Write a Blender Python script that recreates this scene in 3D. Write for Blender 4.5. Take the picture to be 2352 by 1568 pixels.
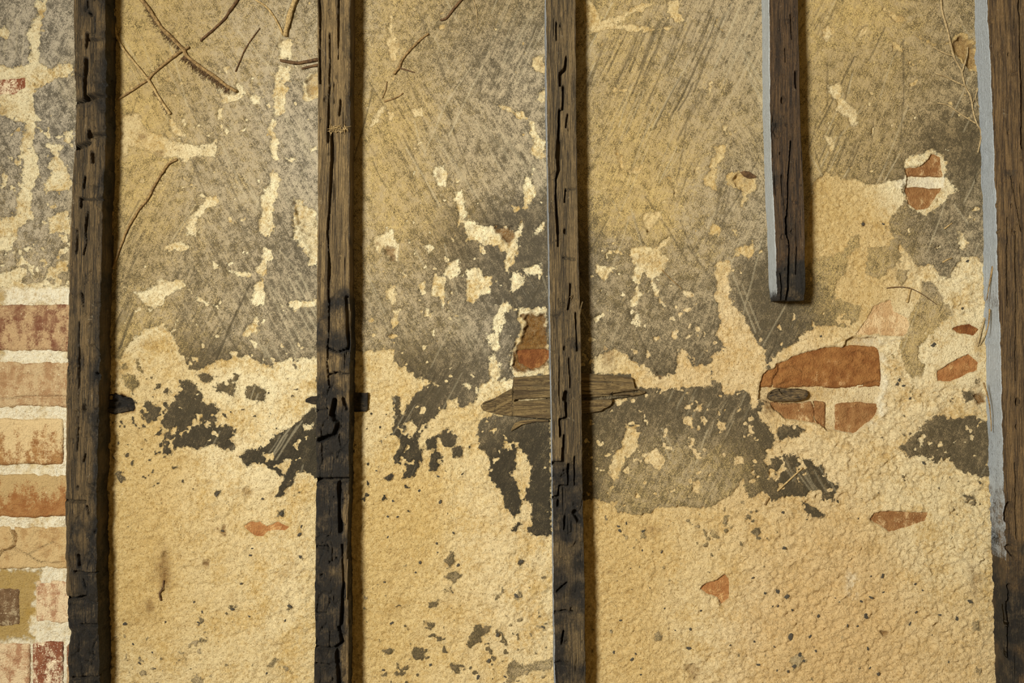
import bpy, math
import numpy as np
from mathutils import Vector

# ------------------------------------------------------------------ set-up
for o in list(bpy.data.objects):
    bpy.data.objects.remove(o, do_unlink=True)
SC = bpy.context.scene
COL = SC.collection

S = 0.00058            # metres per photograph pixel on the wall plane
CX, CY = 1176.0, 784.0
D = 2300.0             # camera distance in the same units
YB = 2468.0            # lowest row of the wall
Z0 = (YB - CY) * S


def W(x, y, h=0.0):
    """world position of wall coordinates (x, y) standing h in front of the wall plane"""
    return Vector(((x - CX) * S, -h * S, Z0 + (CY - y) * S))


def front(x, y, h):
    """coordinates on a plane h in front of the wall for a ray through (x, y) on the wall"""
    k = (D - h) / D
    return CX + (x - CX) * k, CY + (y - CY) * k


# camera
cam = bpy.data.cameras.new('camera')
cam.sensor_width = 36.0
cam.lens = 36.0 * D / 2352.0
cam.clip_start = 0.05
camo = bpy.data.objects.new('camera', cam)
camo.location = W(CX, CY, D)
camo.rotation_euler = (math.pi / 2, 0, 0)
COL.objects.link(camo)
SC.camera = camo

# world: dim warm room light
wd = bpy.data.worlds.new('world')
SC.world = wd
wd.use_nodes = True
bg = wd.node_tree.nodes['Background']
bg.inputs[0].default_value = (1.0, 0.66, 0.24, 1)
bg.inputs[1].default_value = 0.31

# the lamp left of the camera
ld = bpy.data.lights.new('work_lamp', 'SPOT')
ld.energy = 530.0
ld.color = (1.0, 0.98, 0.87)
ld.shadow_soft_size = 0.22
ld.spot_size = math.radians(85)
ld.spot_blend = 1.0
lo = bpy.data.objects.new('work_lamp', ld)
lo.location = W(-650, 60, 3900)
lo.rotation_euler = (W(2250, 1150, 0) - lo.location).to_track_quat('-Z', 'Y').to_euler()
COL.objects.link(lo)

SC.view_settings.view_transform = 'Standard'
SC.view_settings.look = 'None'
SC.view_settings.gamma = 1.0
SC.view_settings.exposure = -0.02
SC.view_settings.use_curve_mapping = False


# ------------------------------------------------------------------ helpers
def lin(c):
    out = []
    for v in c:
        v /= 255.0
        out.append(v / 12.92 if v <= 0.04045 else ((v + 0.055) / 1.055) ** 2.4)
    return (*out, 1.0)


_LAT = {}


def lattice(seed):
    if seed not in _LAT:
        _LAT[seed] = np.random.default_rng(seed).random((256, 256)).astype(np.float32)
    return _LAT[seed]


def vnoise(x, y, seed):
    L = lattice(seed)
    xi = np.floor(x).astype(np.int32)
    yi = np.floor(y).astype(np.int32)
    fx = (x - xi).astype(np.float32)
    fy = (y - yi).astype(np.float32)
    fx = fx * fx * (3 - 2 * fx)
    fy = fy * fy * (3 - 2 * fy)
    x0, x1, y0, y1 = xi & 255, (xi + 1) & 255, yi & 255, (yi + 1) & 255
    a = L[y0, x0] * (1 - fx) + L[y0, x1] * fx
    b = L[y1, x0] * (1 - fx) + L[y1, x1] * fx
    return a * (1 - fy) + b * fy


def fbm(x, y, wl, octv, seed, gain=0.55):
    """0..1 noise with largest wavelength wl"""
    s = 0.0
    amp = 1.0
    tot = 0.0
    for k in range(octv):
        a = 0.6 + 1.1 * k
        c, sn = math.cos(a), math.sin(a)
        f = 2.03 ** k / wl
        s = s + amp * vnoise((x * c - y * sn) * f + 17.3 * k, (x * sn + y * c) * f + 5.1 * k, seed + 31 * k)
        tot += amp
        amp *= gain
    return s / tot


def sstep(a, b, x):
    t = np.clip((x - a) / (b - a), 0, 1)
    return t * t * (3 - 2 * t)


def tile(x0, y0, s):
    return lambda pts: [(x0 + p[0] / s, y0 + p[1] / s) for p in pts]


A1 = tile(0, 0, 2.9575); A2 = tile(0, 500, 2.9575); A3 = tile(0, 1030, 2.915)
B1 = tile(260, 0, 2.958); B2 = tile(260, 500, 2.958); B3 = tile(260, 1030, 2.915)
C1 = tile(800, 0, 2.958); C2 = tile(800, 500, 2.958); C3 = tile(800, 1030, 2.915)
D1 = tile(1300, 0, 2.958); D2 = tile(1300, 500, 2.958); D3 = tile(1300, 1030, 2.915)
E1 = tile(1752, 0, 2.958); E2 = tile(1752, 500, 2.958); E3 = tile(1752, 1030, 2.915)
C4 = tile(1050, 700, 4.48); E4 = tile(1700, 720, 4.7525)


# ---- shader graph helper
class G:
    def __init__(self, name):
        self.m = bpy.data.materials.new(name)
        self.m.use_nodes = True
        self.t = self.m.node_tree
        self.b = self.t.nodes['Principled BSDF']
        self.b.inputs['Specular IOR Level'].default_value = 0.2

    def node(self, ty, **kw):
        n = self.t.nodes.new(ty)
        for k, v in kw.items():
            setattr(n, k, v)
        return n

    def put(self, sock, v):
        if isinstance(v, bpy.types.NodeSocket):
            self.t.links.new(v, sock)
        elif isinstance(v, (tuple, list)):
            sock.default_value = v
        else:
            sock.default_value = v

    def math(self, op, a, b=0.0, clamp=False):
        n = self.node('ShaderNodeMath', operation=op, use_clamp=clamp)
        self.put(n.inputs[0], a)
        self.put(n.inputs[1], b)
        return n.outputs[0]

    def add(self, a, b): return self.math('ADD', a, b)
    def mul(self, a, b): return self.math('MULTIPLY', a, b)
    def sub(self, a, b): return self.math('SUBTRACT', a, b)
    def cen(self, a, k): return self.mul(self.sub(a, 0.5), k)

    def step(self, v, a, b, lo=0.0, hi=1.0):
        n = self.node('ShaderNodeMapRange', interpolation_type='SMOOTHSTEP')
        self.put(n.inputs[0], v)
        for i, q in enumerate((a, b, lo, hi)):
            self.put(n.inputs[i + 1], q)
        return n.outputs[0]

    def mix(self, f, a, b, mode='MIX'):
        n = self.node('ShaderNodeMix', data_type='RGBA', blend_type=mode, clamp_factor=True)
        self.put(n.inputs[0], f)
        self.put(n.inputs[6], a)
        self.put(n.inputs[7], b)
        return n.outputs[2]

    def attr(self, name):
        return self.node('ShaderNodeAttribute', attribute_name=name).outputs['Fac']

    def coords(self, sc=(1, 1, 1), rot=(0, 0, 0), off=(0, 0, 0)):
        tc = self.node('ShaderNodeTexCoord')
        mp = self.node('ShaderNodeMapping')
        self.t.links.new(tc.outputs['Object'], mp.inputs[0])
        mp.inputs['Scale'].default_value = tuple(q / S for q in sc)
        mp.inputs['Rotation'].default_value = rot
        mp.inputs['Location'].default_value = off
        return mp.outputs[0]

    def fibre(self, across, along, ang):
        """coordinates turned by ang in the wall plane, then squeezed: long thin marks"""
        tc = self.node('ShaderNodeTexCoord')
        mp = self.node('ShaderNodeMapping', vector_type='TEXTURE')
        self.t.links.new(tc.outputs['Object'], mp.inputs[0])
        mp.inputs['Scale'].default_value = (S * across, S * 20, S * along)
        mp.inputs['Rotation'].default_value = (0, math.radians(ang), 0)
        return mp.outputs[0]

    def noise(self, vec, scale, detail=3.0, rough=0.55, dist=0.0):
        n = self.node('ShaderNodeTexNoise')
        self.put(n.inputs['Vector'], vec)
        n.inputs['Scale'].default_value = scale
        n.inputs['Detail'].default_value = detail
        n.inputs['Roughness'].default_value = rough
        n.inputs['Distortion'].default_value = dist
        return n.outputs[0]

    def bump(self, height, dist_px, strength=1.0):
        n = self.node('ShaderNodeBump')
        n.inputs['Strength'].default_value = strength
        n.inputs['Distance'].default_value = dist_px * S
        self.put(n.inputs['Height'], height)
        self.t.links.new(n.outputs[0], self.b.inputs['Normal'])

    def done(self, col, rough=0.9):
        self.put(self.b.inputs['Base Color'], col)
        self.put(self.b.inputs['Roughness'], rough)
        return self.m


def mesh_from(name, verts, quads, attrs=None, smooth=True):
    me = bpy.data.meshes.new(name)
    verts = np.asarray(verts, dtype=np.float32)
    quads = np.asarray(quads, dtype=np.int32)
    me.vertices.add(len(verts))
    me.vertices.foreach_set('co', verts.ravel())
    nq = len(quads)
    me.loops.add(nq * 4)
    me.loops.foreach_set('vertex_index', quads.ravel())
    me.polygons.add(nq)
    me.polygons.foreach_set('loop_start', np.arange(0, nq * 4, 4, dtype=np.int32))
    me.polygons.foreach_set('loop_total', np.full(nq, 4, dtype=np.int32))
    me.polygons.foreach_set('use_smooth', np.full(nq, smooth, dtype=bool))
    for k, v in (attrs or {}).items():
        a = me.attributes.new(k, 'FLOAT', 'POINT')
        a.data.foreach_set('value', np.asarray(v, dtype=np.float32).ravel())
    me.update(calc_edges=True)
    me.validate()
    return me


def grid_quads(nr, nc, off=0, wrap=False):
    r = np.arange(nr - 1)[:, None]
    c = np.arange(nc if wrap else nc - 1)[None, :]
    c2 = (c + 1) % nc
    a = r * nc + c
    b = r * nc + c2
    return np.stack([a, b, b + nc, a + nc], -1).reshape(-1, 4) + off


def link(name, me, mat, parent=None, loc=None):
    ob = bpy.data.objects.new(name, me)
    if mat:
        me.materials.append(mat)
    COL.objects.link(ob)
    if parent:
        ob.parent = parent
    if loc is not None:
        ob.location = loc
    return ob


def tag(o, label=None, cat=None, group=None, kind=None):
    if label: o['label'] = label
    if cat: o['category'] = cat
    if group: o['group'] = group
    if kind: o['kind'] = kind
    return o


# ------------------------------------------------------------------ wall fields
def axis(lo, hi, a, b, st, cs):
    return np.concatenate([np.arange(a, lo, cs), np.arange(lo, hi, st), np.arange(hi, b + 1, cs)])


xs = axis(-30, 2384, -950, 3300, 2.4, 18.0)
ys = axis(-30, 1600, -900, YB, 2.4, 18.0)
X, Y = np.meshgrid(xs.astype(np.float32), ys.astype(np.float32))


def sdf(poly, pad=40.0):
    """signed distance to a polygon on the wall grid, positive inside, -pad far away; returns slices"""
    P = np.array(poly, dtype=np.float32)
    x0, y0 = P.min(0) - pad
    x1, y1 = P.max(0) + pad
    i0, i1 = np.searchsorted(xs, [x0, x1])
    j0, j1 = np.searchsorted(ys, [y0, y1])
    sl = (slice(j0, j1), slice(i0, i1))
    x, y = X[sl], Y[sl]
    d2 = np.full(x.shape, 1e9, np.float32)
    ins = np.zeros(x.shape, bool)
    n = len(P)
    for k in range(n):
        ax, ay = P[k]
        bx, by = P[(k + 1) % n]
        ex, ey = bx - ax, by - ay
        L = ex * ex + ey * ey + 1e-9
        t = np.clip(((x - ax) * ex + (y - ay) * ey) / L, 0, 1)
        d2 = np.minimum(d2, (x - ax - t * ex) ** 2 + (y - ay - t * ey) ** 2)
        if abs(by - ay) > 1e-6:
            c = ((ay > y) != (by > y)) & (x < ex * (y - ay) / (by - ay) + ax)
            ins ^= c
    d = np.sqrt(d2)
    return sl, np.where(ins, d, -np.minimum(d, pad)).astype(np.float32)


def union_sdf(polys, pad=40.0):
    F = np.full(X.shape, -pad, np.float32)
    for p in polys:
        sl, d = sdf(p, pad)
        F[sl] = np.maximum(F[sl], d)
    return F


def line_field(pts, w):
    """1 on a polyline, 0 beyond w"""
    P = np.array(pts, np.float32)
    pad = w * 1.6
    x0, y0 = P.min(0) - pad
    x1, y1 = P.max(0) + pad
    i0, i1 = np.searchsorted(xs, [x0, x1])
    j0, j1 = np.searchsorted(ys, [y0, y1])
    sl = (slice(j0, j1), slice(i0, i1))
    x, y = X[sl], Y[sl]
    d2 = np.full(x.shape, 1e9, np.float32)
    for k in range(len(P) - 1):
        ax, ay = P[k]
        ex, ey = P[k + 1] - P[k]
        t = np.clip(((x - ax) * ex + (y - ay) * ey) / (ex * ex + ey * ey + 1e-9), 0, 1)
        d2 = np.minimum(d2, (x - ax - t * ex) ** 2 + (y - ay - t * ey) ** 2)
    return sl, 1 - sstep(0.35 * w, w, np.sqrt(d2))


def rbf(pts, sigma, base=None, bw=0.02):
    """smooth field through scattered values"""
    gx = np.linspace(-950, 3300, 140)
    gy = np.linspace(-900, YB, 110)
    GX, GY = np.meshgrid(gx, gy)
    num = np.zeros_like(GX)
    den = np.zeros_like(GX)
    if base is not None:
        num += base * bw
        den += bw
    for x, y, v in pts:
        w = np.exp(-((GX - x) ** 2 + (GY - y) ** 2) / (2 * sigma * sigma)) + 1e-7
        num += w * v
        den += w
    F = (num / den).astype(np.float32)
    fx = np.interp(xs, gx, np.arange(len(gx)))
    fy = np.interp(ys, gy, np.arange(len(gy)))
    ix = np.clip(fx.astype(int), 0, len(gx) - 2)
    iy = np.clip(fy.astype(int), 0, len(gy) - 2)
    tx = (fx - ix)[None, :].astype(np.float32)
    ty = (fy - iy)[:, None].astype(np.float32)
    a = F[np.ix_(iy, ix)] * (1 - tx) + F[np.ix_(iy, ix + 1)] * tx
    b = F[np.ix_(iy + 1, ix)] * (1 - tx) + F[np.ix_(iy + 1, ix + 1)] * tx
    return a * (1 - ty) + b * ty


# lower edge of the grey skim coat from left to right
coat_main = [(-950, -900), (-950, 655), (0, 655), (158, 652), (200, 800), (277, 824), (304, 775), (328, 755), (372, 745), (402, 770),
             (415, 804), (436, 845), (456, 852), (476, 841), (503, 831), (547, 825), (564, 818), (598, 831), (615, 845),
             (639, 835), (666, 825), (725, 818), (760, 812), (827, 804), (870, 800), (901, 800), (912, 838), (962, 868), (999, 885),
             (1016, 899), (1037, 919), (1057, 933), (1091, 929), (1111, 889), (1138, 872), (1175, 868), (1258, 868),
             (1300, 870), (1340, 1150), (1369, 1143), (1403, 1157), (1420, 1177), (1471, 1181), (1492, 1171), (1519, 1164),
             (1588, 1167), (1629, 1167), (1670, 1143), (1694, 1116), (1729, 1075), (1755, 1054), (1776, 1010), (1760, 950),
             (1745, 900), (1775, 850), (1780, 700), (1850, 600), (1868, 420), (1897, 395), (1941, 409), (1989, 423),
             (2050, 410), (2077, 412), (2080, 470), (2050, 500), (2045, 530), (2070, 560), (2100, 600), (2110, 610),
             (2144, 605), (2155, 640), (2178, 642), (2200, 615), (2210, 590), (2240, 590), (2262, 605), (3300, 600), (3300, -900)]
flakes = [
    # left of the first stud
    A1([(245, 0), (315, 0), (315, 70), (290, 130), (290, 280), (265, 370), (275, 420), (350, 480), (400, 440), (495, 420), (495, 510), (400, 530), (340, 560), (240, 610), (235, 700), (250, 860), (225, 990), (265, 1080), (260, 1200), (215, 1330), (210, 1480), (120, 1568), (100, 1480), (130, 1380), (150, 1230), (150, 1080), (165, 900), (175, 840), (60, 800), (0, 790), (0, 440), (60, 470), (190, 440), (210, 340), (190, 230), (260, 110)]),
    A1([(0, 210), (40, 180), (80, 230), (40, 270), (0, 250)]),
    A1([(310, 990), (400, 960), (440, 1000), (400, 1060), (460, 1140), (490, 1200), (480, 1290), (320, 1310), (310, 1250), (370, 1180), (330, 1130), (380, 1060)]),
    A1([(440, 900), (500, 890), (500, 1010), (440, 960)]),
    A1([(335, 1480), (430, 1430), (480, 1420), (480, 1590), (335, 1590)]),
    A2([(-300, 50), (60, 0), (190, 30), (140, 70), (110, 160), (60, 230), (-300, 200)]),
    A2([(-300, 400), (60, 370), (130, 330), (200, 370), (140, 430), (250, 460), (310, 400), (350, 350), (420, 280), (470, 290), (470, 370), (390, 400), (330, 420), (370, 470), (-300, 490)]),
    # first bay
    B1([(1140, 280), (1210, 260), (1205, 400), (1150, 410), (1125, 400)]),
    B1([(1130, 450), (1215, 460), (1200, 540), (1150, 570), (1190, 600), (1175, 650), (1170, 770), (1120, 800), (1085, 770), (1090, 700), (1080, 650), (1090, 580), (1100, 500)]),
    B1([(1085, 810), (1115, 830), (1085, 890), (1115, 920), (1120, 970), (1110, 1030), (1125, 1080), (1095, 1085), (1060, 990), (1070, 930), (1040, 880)]),
    B1([(1080, 1165), (1120, 1160), (1135, 1220), (1090, 1400), (1080, 1580), (1010, 1580), (990, 1500), (1030, 1430), (1000, 1400), (1020, 1300), (1060, 1250)]),
    B2([(1000, 0), (1080, 0), (1090, 60), (1060, 130), (1020, 110), (990, 60)]),
    B2([(1020, 200), (1085, 230), (1080, 290), (1040, 310), (1035, 380), (1000, 400), (970, 360), (1010, 300)]),
    B2([(960, 440), (1015, 425), (1025, 500), (1020, 590), (985, 610), (930, 580), (945, 500)]),
    B2([(985, 640), (985, 740), (1000, 800), (940, 790), (880, 810), (870, 790), (940, 700)]),
    B2([(660, 285), (725, 320), (690, 335)]),
    B2([(770, 335), (830, 365), (940, 375), (930, 402), (870, 402), (780, 370)]),
    B2([(1120, 590), (1150, 575), (1170, 600), (1140, 625)]),
    B2([(1200, 560), (1280, 570), (1385, 555), (1385, 610), (1290, 610), (1230, 630), (1195, 600)]),
    B2([(320, 410), (400, 430), (480, 430), (490, 460), (380, 520), (340, 580), (270, 625), (200, 580), (160, 520), (220, 490), (280, 460)]),
    B2([(500, 470), (560, 530), (650, 580), (640, 600), (570, 560), (510, 500)]),
    B2([(350, 180), (450, 165), (540, 190), (520, 220), (400, 225), (330, 235)]),
    B1([(640, 1340), (700, 1330), (720, 1380), (620, 1430), (570, 1480), (565, 1620), (500, 1600), (490, 1540), (500, 1500), (590, 1400)]),
    B1([(700, 600), (740, 590), (760, 630), (830, 640), (860, 580), (885, 575), (900, 640), (860, 670), (830, 690), (745, 700), (730, 660)]),
    B1([(930, 660), (960, 640), (1010, 660), (1005, 700), (960, 710), (935, 690)]),
    B1([(715, 740), (745, 740), (740, 810), (690, 850), (680, 840), (710, 790)]),
    B1([(390, 820), (410, 805), (450, 880), (480, 900), (520, 960), (470, 930), (425, 915), (400, 880)]),
    B1([(50, 780), (180, 780), (230, 880), (330, 930), (420, 960), (520, 980), (600, 1000), (700, 960), (700, 1080), (620, 1050), (560, 1060), (500, 1100), (440, 1080), (310, 1080), (270, 1040), (110, 1000), (110, 1050), (30, 1100)]),
    B1([(1290, 560), (1340, 490), (1395, 500), (1395, 670), (1320, 690), (1280, 650), (1300, 620)]),
    B1([(1170, 1080), (1230, 1060), (1245, 1090), (1210, 1105)]),
    B1([(1330, 1020), (1385, 980), (1385, 1010), (1340, 1045)]),
    B1([(1230, 1350), (1270, 1340), (1300, 1400), (1380, 1440), (1395, 1580), (1220, 1580), (1225, 1450)]),
    B2([(1225, 0), (1395, 0), (1395, 320), (1330, 310), (1290, 200), (1230, 150), (1210, 140), (1240, 80)]),
    B1([(560, 320), (600, 300), (590, 330), (565, 340)]),
    B1([(350, 540), (390, 510), (395, 535), (370, 555)]),
    # second bay
    C1([(275, 80), (295, 90), (300, 180), (320, 260), (355, 330), (320, 360), (315, 410), (295, 410), (280, 340), (255, 280), (290, 240), (260, 210), (285, 160)]),
    C1([(615, 170), (655, 165), (650, 215), (620, 205)]),
    C1([(285, 520), (318, 515), (310, 545), (280, 540)]),
    C1([(225, 720), (250, 720), (240, 760), (190, 840), (140, 870), (190, 780)]),
    C1([(270, 770), (310, 750), (325, 790), (300, 830), (270, 810)]),
    C1([(440, 750), (500, 730), (505, 790), (450, 790)]),
    C1([(1255, 400), (1325, 370), (1345, 510), (1290, 490), (1255, 450)]),
    C1([(1290, 630), (1340, 600), (1340, 700), (1285, 690)]),
    C1([(1140, 770), (1190, 760), (1210, 800), (1180, 810), (1150, 800)]),
    C1([(1020, 715), (1080, 735), (1140, 765), (1130, 775), (1075, 748)]),
    C1([(1230, 820), (1260, 830), (1270, 890), (1300, 930), (1335, 970), (1335, 1070), (1280, 1100), (1240, 1030), (1270, 970), (1240, 900)]),
    C1([(1245, 1130), (1265, 1140), (1260, 1200), (1240, 1190)]),
    C1([(1210, 1190), (1250, 1220), (1255, 1280), (1290, 1330), (1250, 1350), (1220, 1430), (1180, 1430), (1190, 1340), (1185, 1270)]),
    C1([(1120, 1400), (1160, 1400), (1165, 1440), (1125, 1440)]),
    C1([(590, 1130), (650, 1120), (680, 1180), (660, 1270), (610, 1260), (580, 1200)]),
    C1([(740, 1300), (770, 1290), (790, 1350), (800, 1430), (810, 1520), (770, 1480), (750, 1540), (750, 1440), (715, 1350)]),
    C2([(750, 0), (830, 20), (960, 60), (1080, 60), (1140, 100), (1180, -10), (1190, 70), (1160, 150), (1150, 200), (1130, 280), (1100, 330), (1090, 380), (1065, 370), (1065, 300), (1070, 230), (1030, 230), (1020, 190), (930, 190), (850, 150), (800, 160), (800, 90)]),
    C2([(1260, 120), (1270, 70), (1320, 30), (1340, 30), (1330, 90)]),
    C2([(1195, 350), (1250, 325), (1310, 310), (1315, 380), (1270, 390), (1220, 380)]),
    C2([(1110, 360), (1160, 360), (1195, 420), (1180, 470), (1090, 515), (1110, 440)]),
    C2([(800, 350), (890, 345), (930, 400), (970, 400), (970, 480), (980, 520), (900, 530), (850, 580), (805, 560), (805, 440)]),
    C2([(970, 530), (1000, 530), (1010, 555)]),
    C2([(690, 300), (750, 280), (750, 370), (700, 420), (640, 380)]),
    C2([(590, 380), (660, 400), (660, 610), (630, 620), (620, 540), (560, 530)]),
    C2([(290, 460), (325, 460), (320, 520), (300, 580), (250, 510)]),
    C2([(490, 440), (515, 430), (510, 500), (490, 510)]),
    C2([(300, 630), (350, 625), (330, 680), (335, 720), (300, 750), (285, 710), (310, 680)]),
    C2([(515, 620), (550, 620), (545, 660), (520, 670)]),
    C2([(510, 200), (560, 170), (585, 210), (550, 235)]),
    C2([(170, 130), (300, 80), (320, 150), (340, 200), (330, 300), (270, 270), (235, 205), (210, 255), (170, 190)]),
    C2([(1030, 600), (1090, 560), (1115, 620), (1060, 650), (1055, 730), (1030, 780), (1025, 880), (1000, 900), (940, 830), (940, 790), (990, 790), (980, 690), (1010, 640)]),
    C2([(960, 940), (985, 920), (1020, 1000), (1035, 1060), (1000, 1150), (940, 1230), (870, 1270), (900, 1150), (960, 1090)]),
    C2([(1170, 620), (1345, 600), (1360, 900), (1360, 1060), (1290, 1070), (1130, 1085), (1095, 1000), (1110, 900), (1170, 780), (1180, 720), (1150, 680)]),
    C2([(560, 760), (590, 750), (590, 800), (570, 810)]),
    # third bay
    D1([(110, 0), (160, 0), (200, 60), (240, 140), (330, 120), (450, 60), (560, 20), (600, 40), (460, 90), (350, 160), (560, 185), (640, 205), (560, 210), (430, 215), (340, 190), (150, 220), (130, 120)]),
    D1([(680, 0), (780, 0), (770, 90), (820, 150), (770, 170), (730, 140), (690, 80)]),
    D1([(670, 190), (720, 180), (690, 235)]),
    D1([(995, 150), (1030, 125), (1035, 200), (1080, 190), (1060, 215), (1000, 190)]),
    D1([(230, 290), (255, 280), (250, 320), (230, 320)]),
    D1([(960, 560), (995, 550), (990, 610), (970, 655)]),
    D1([(1060, 850), (1090, 840), (1090, 890), (1150, 900), (1100, 920), (1065, 890)]),
    D1([(1000, 1000), (1090, 985), (1070, 1080), (1030, 1110), (1010, 1180), (1020, 1300), (950, 1270), (920, 1220), (960, 1180), (980, 1110), (1010, 1060)]),
    D1([(1080, 1200), (1170, 1160), (1290, 1200), (1290, 1290), (1230, 1340), (1200, 1410), (1170, 1400), (1190, 1300), (1100, 1260)]),
    D1([(410, 1150), (450, 1140), (530, 1120), (470, 1190), (420, 1180)]),
    D1([(325, 950), (350, 980), (375, 1060), (405, 1140), (370, 1130), (345, 1060)]),
    D1([(300, 600), (420, 600), (420, 625), (320, 625)]),
    D1([(540, 1450), (650, 1440), (620, 1510), (560, 1590), (520, 1500)]),
    D1([(970, 1520), (1060, 1550), (1040, 1590), (970, 1590)]),
    D1([(720, 1320), (750, 1310), (760, 1345), (730, 1350)]),
    D1([(690, 1200), (715, 1225), (775, 1325), (745, 1310)]),
    D2([(530, 0), (620, 0), (580, 60), (540, 50)]),
    D2([(990, 30), (1060, 70), (1000, 120), (960, 110)]),
    D2([(1130, 85), (1155, 85), (1165, 130), (1140, 118)]),
    D2([(1130, 270), (1160, 200), (1250, 190), (1270, 150), (1280, 230), (1240, 280), (1190, 250)]),
    D2([(210, 310), (300, 340), (370, 320), (340, 350), (300, 370), (260, 440), (200, 370)]),
    D2([(430, 210), (520, 190), (600, 190), (700, 130), (690, 190), (640, 230), (690, 280), (640, 380), (580, 430), (530, 370), (510, 410), (490, 470), (530, 530), (490, 570), (480, 620), (440, 600), (425, 560), (480, 450), (450, 420), (460, 320), (430, 260)]),
    D2([(580, 430), (620, 470), (640, 550), (690, 600), (660, 615), (610, 530), (575, 480)]),
    D2([(480, 640), (490, 690), (515, 710), (500, 735), (445, 715), (470, 690)]),
    D2([(600, 800), (630, 805), (625, 845), (600, 835)]),
    D2([(725, 770), (755, 765), (750, 830), (730, 820)]),
    D2([(790, 485), (870, 520), (850, 540), (800, 515)]),
    D2([(1030, 290), (1110, 300), (1120, 370), (1100, 420), (1120, 490), (1100, 540), (1200, 620), (1270, 700), (1310, 760), (1350, 830), (1410, 830), (1390, 890), (1360, 960), (1360, 1050), (1320, 1170), (1300, 1290), (1270, 1290), (1240, 1200), (1190, 1160), (1140, 1190), (1070, 1210), (1050, 1130), (990, 1100), (990, 940), (1070, 900), (1080, 860), (1030, 780), (1050, 720), (1030, 620), (1010, 540), (1030, 450), (1000, 380)]),
    D2([(770, 890), (800, 890), (840, 970), (870, 1000), (990, 1000), (1000, 1150), (560, 1160), (470, 1150), (440, 1060), (180, 1060), (180, 960), (300, 900), (380, 900), (470, 990), (560, 1030), (640, 1080), (740, 1060), (750, 960)]),
    D2([(320, 1240), (410, 1230), (360, 1285)]),
    D2([(870, 1300), (930, 1260), (910, 1310)]),
    D2([(400, 1390), (440, 1410), (470, 1400), (490, 1480), (490, 1560), (430, 1640), (360, 1600), (400, 1470)]),
    D2([(810, 1360), (860, 1355), (860, 1430), (805, 1400)]),
    D2([(1030, 1390), (1080, 1390), (1085, 1440), (1040, 1460)]),
    D2([(1330, 1280), (1360, 1270), (1420, 1400), (1390, 1450), (1310, 1340)]),
    D3([(330, 0), (420, 0), (380, 100), (350, 200), (290, 180), (300, 80)]),
    D3([(510, 60), (600, 0), (660, 60), (640, 150), (540, 100)]),
    D3([(840, 230), (890, 210), (890, 300), (850, 290)]),
    D3([(1120, 60), (1180, 50), (1190, 100), (1130, 110)]),
    # fourth bay
    E1([(440, 590), (520, 560), (550, 590), (540, 660), (590, 700), (640, 740), (645, 830), (620, 860), (560, 790), (500, 750), (500, 700), (460, 650)]),
    E1([(400, 250), (390, 200), (470, 180), (490, 200), (460, 270), (420, 280)]),
    E1([(860, 280), (900, 285), (950, 330), (940, 360), (890, 330)]),
    E1([(1030, 240), (1130, 280), (1200, 310), (1150, 325), (1070, 280)]),
    E1([(1270, 280), (1350, 220), (1430, 280), (1460, 380), (1460, 490), (1400, 480), (1340, 400), (1270, 350)]),
    E1([(730, 860), (765, 860), (750, 940)]),
    E1([(970, 1080), (1150, 1020), (1210, 1060), (1250, 1100), (1240, 1200), (1280, 1250), (1330, 1290), (1260, 1340), (1200, 1400), (1110, 1460), (1040, 1440), (980, 1390), (960, 1300), (960, 1140)]),
    E1([(630, 270), (650, 210), (720, 180), (690, 230)]),
    E1([(820, 60), (900, 90), (960, 130), (960, 170), (880, 130)]),
    E1([(420, 920), (470, 930), (490, 990), (460, 1020)]),
    E1([(490, 475), (520, 470), (520, 490), (495, 490)]),
    E2([(1320, 90), (1360, 110), (1395, 170), (1380, 220), (1340, 210)]),
]
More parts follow.
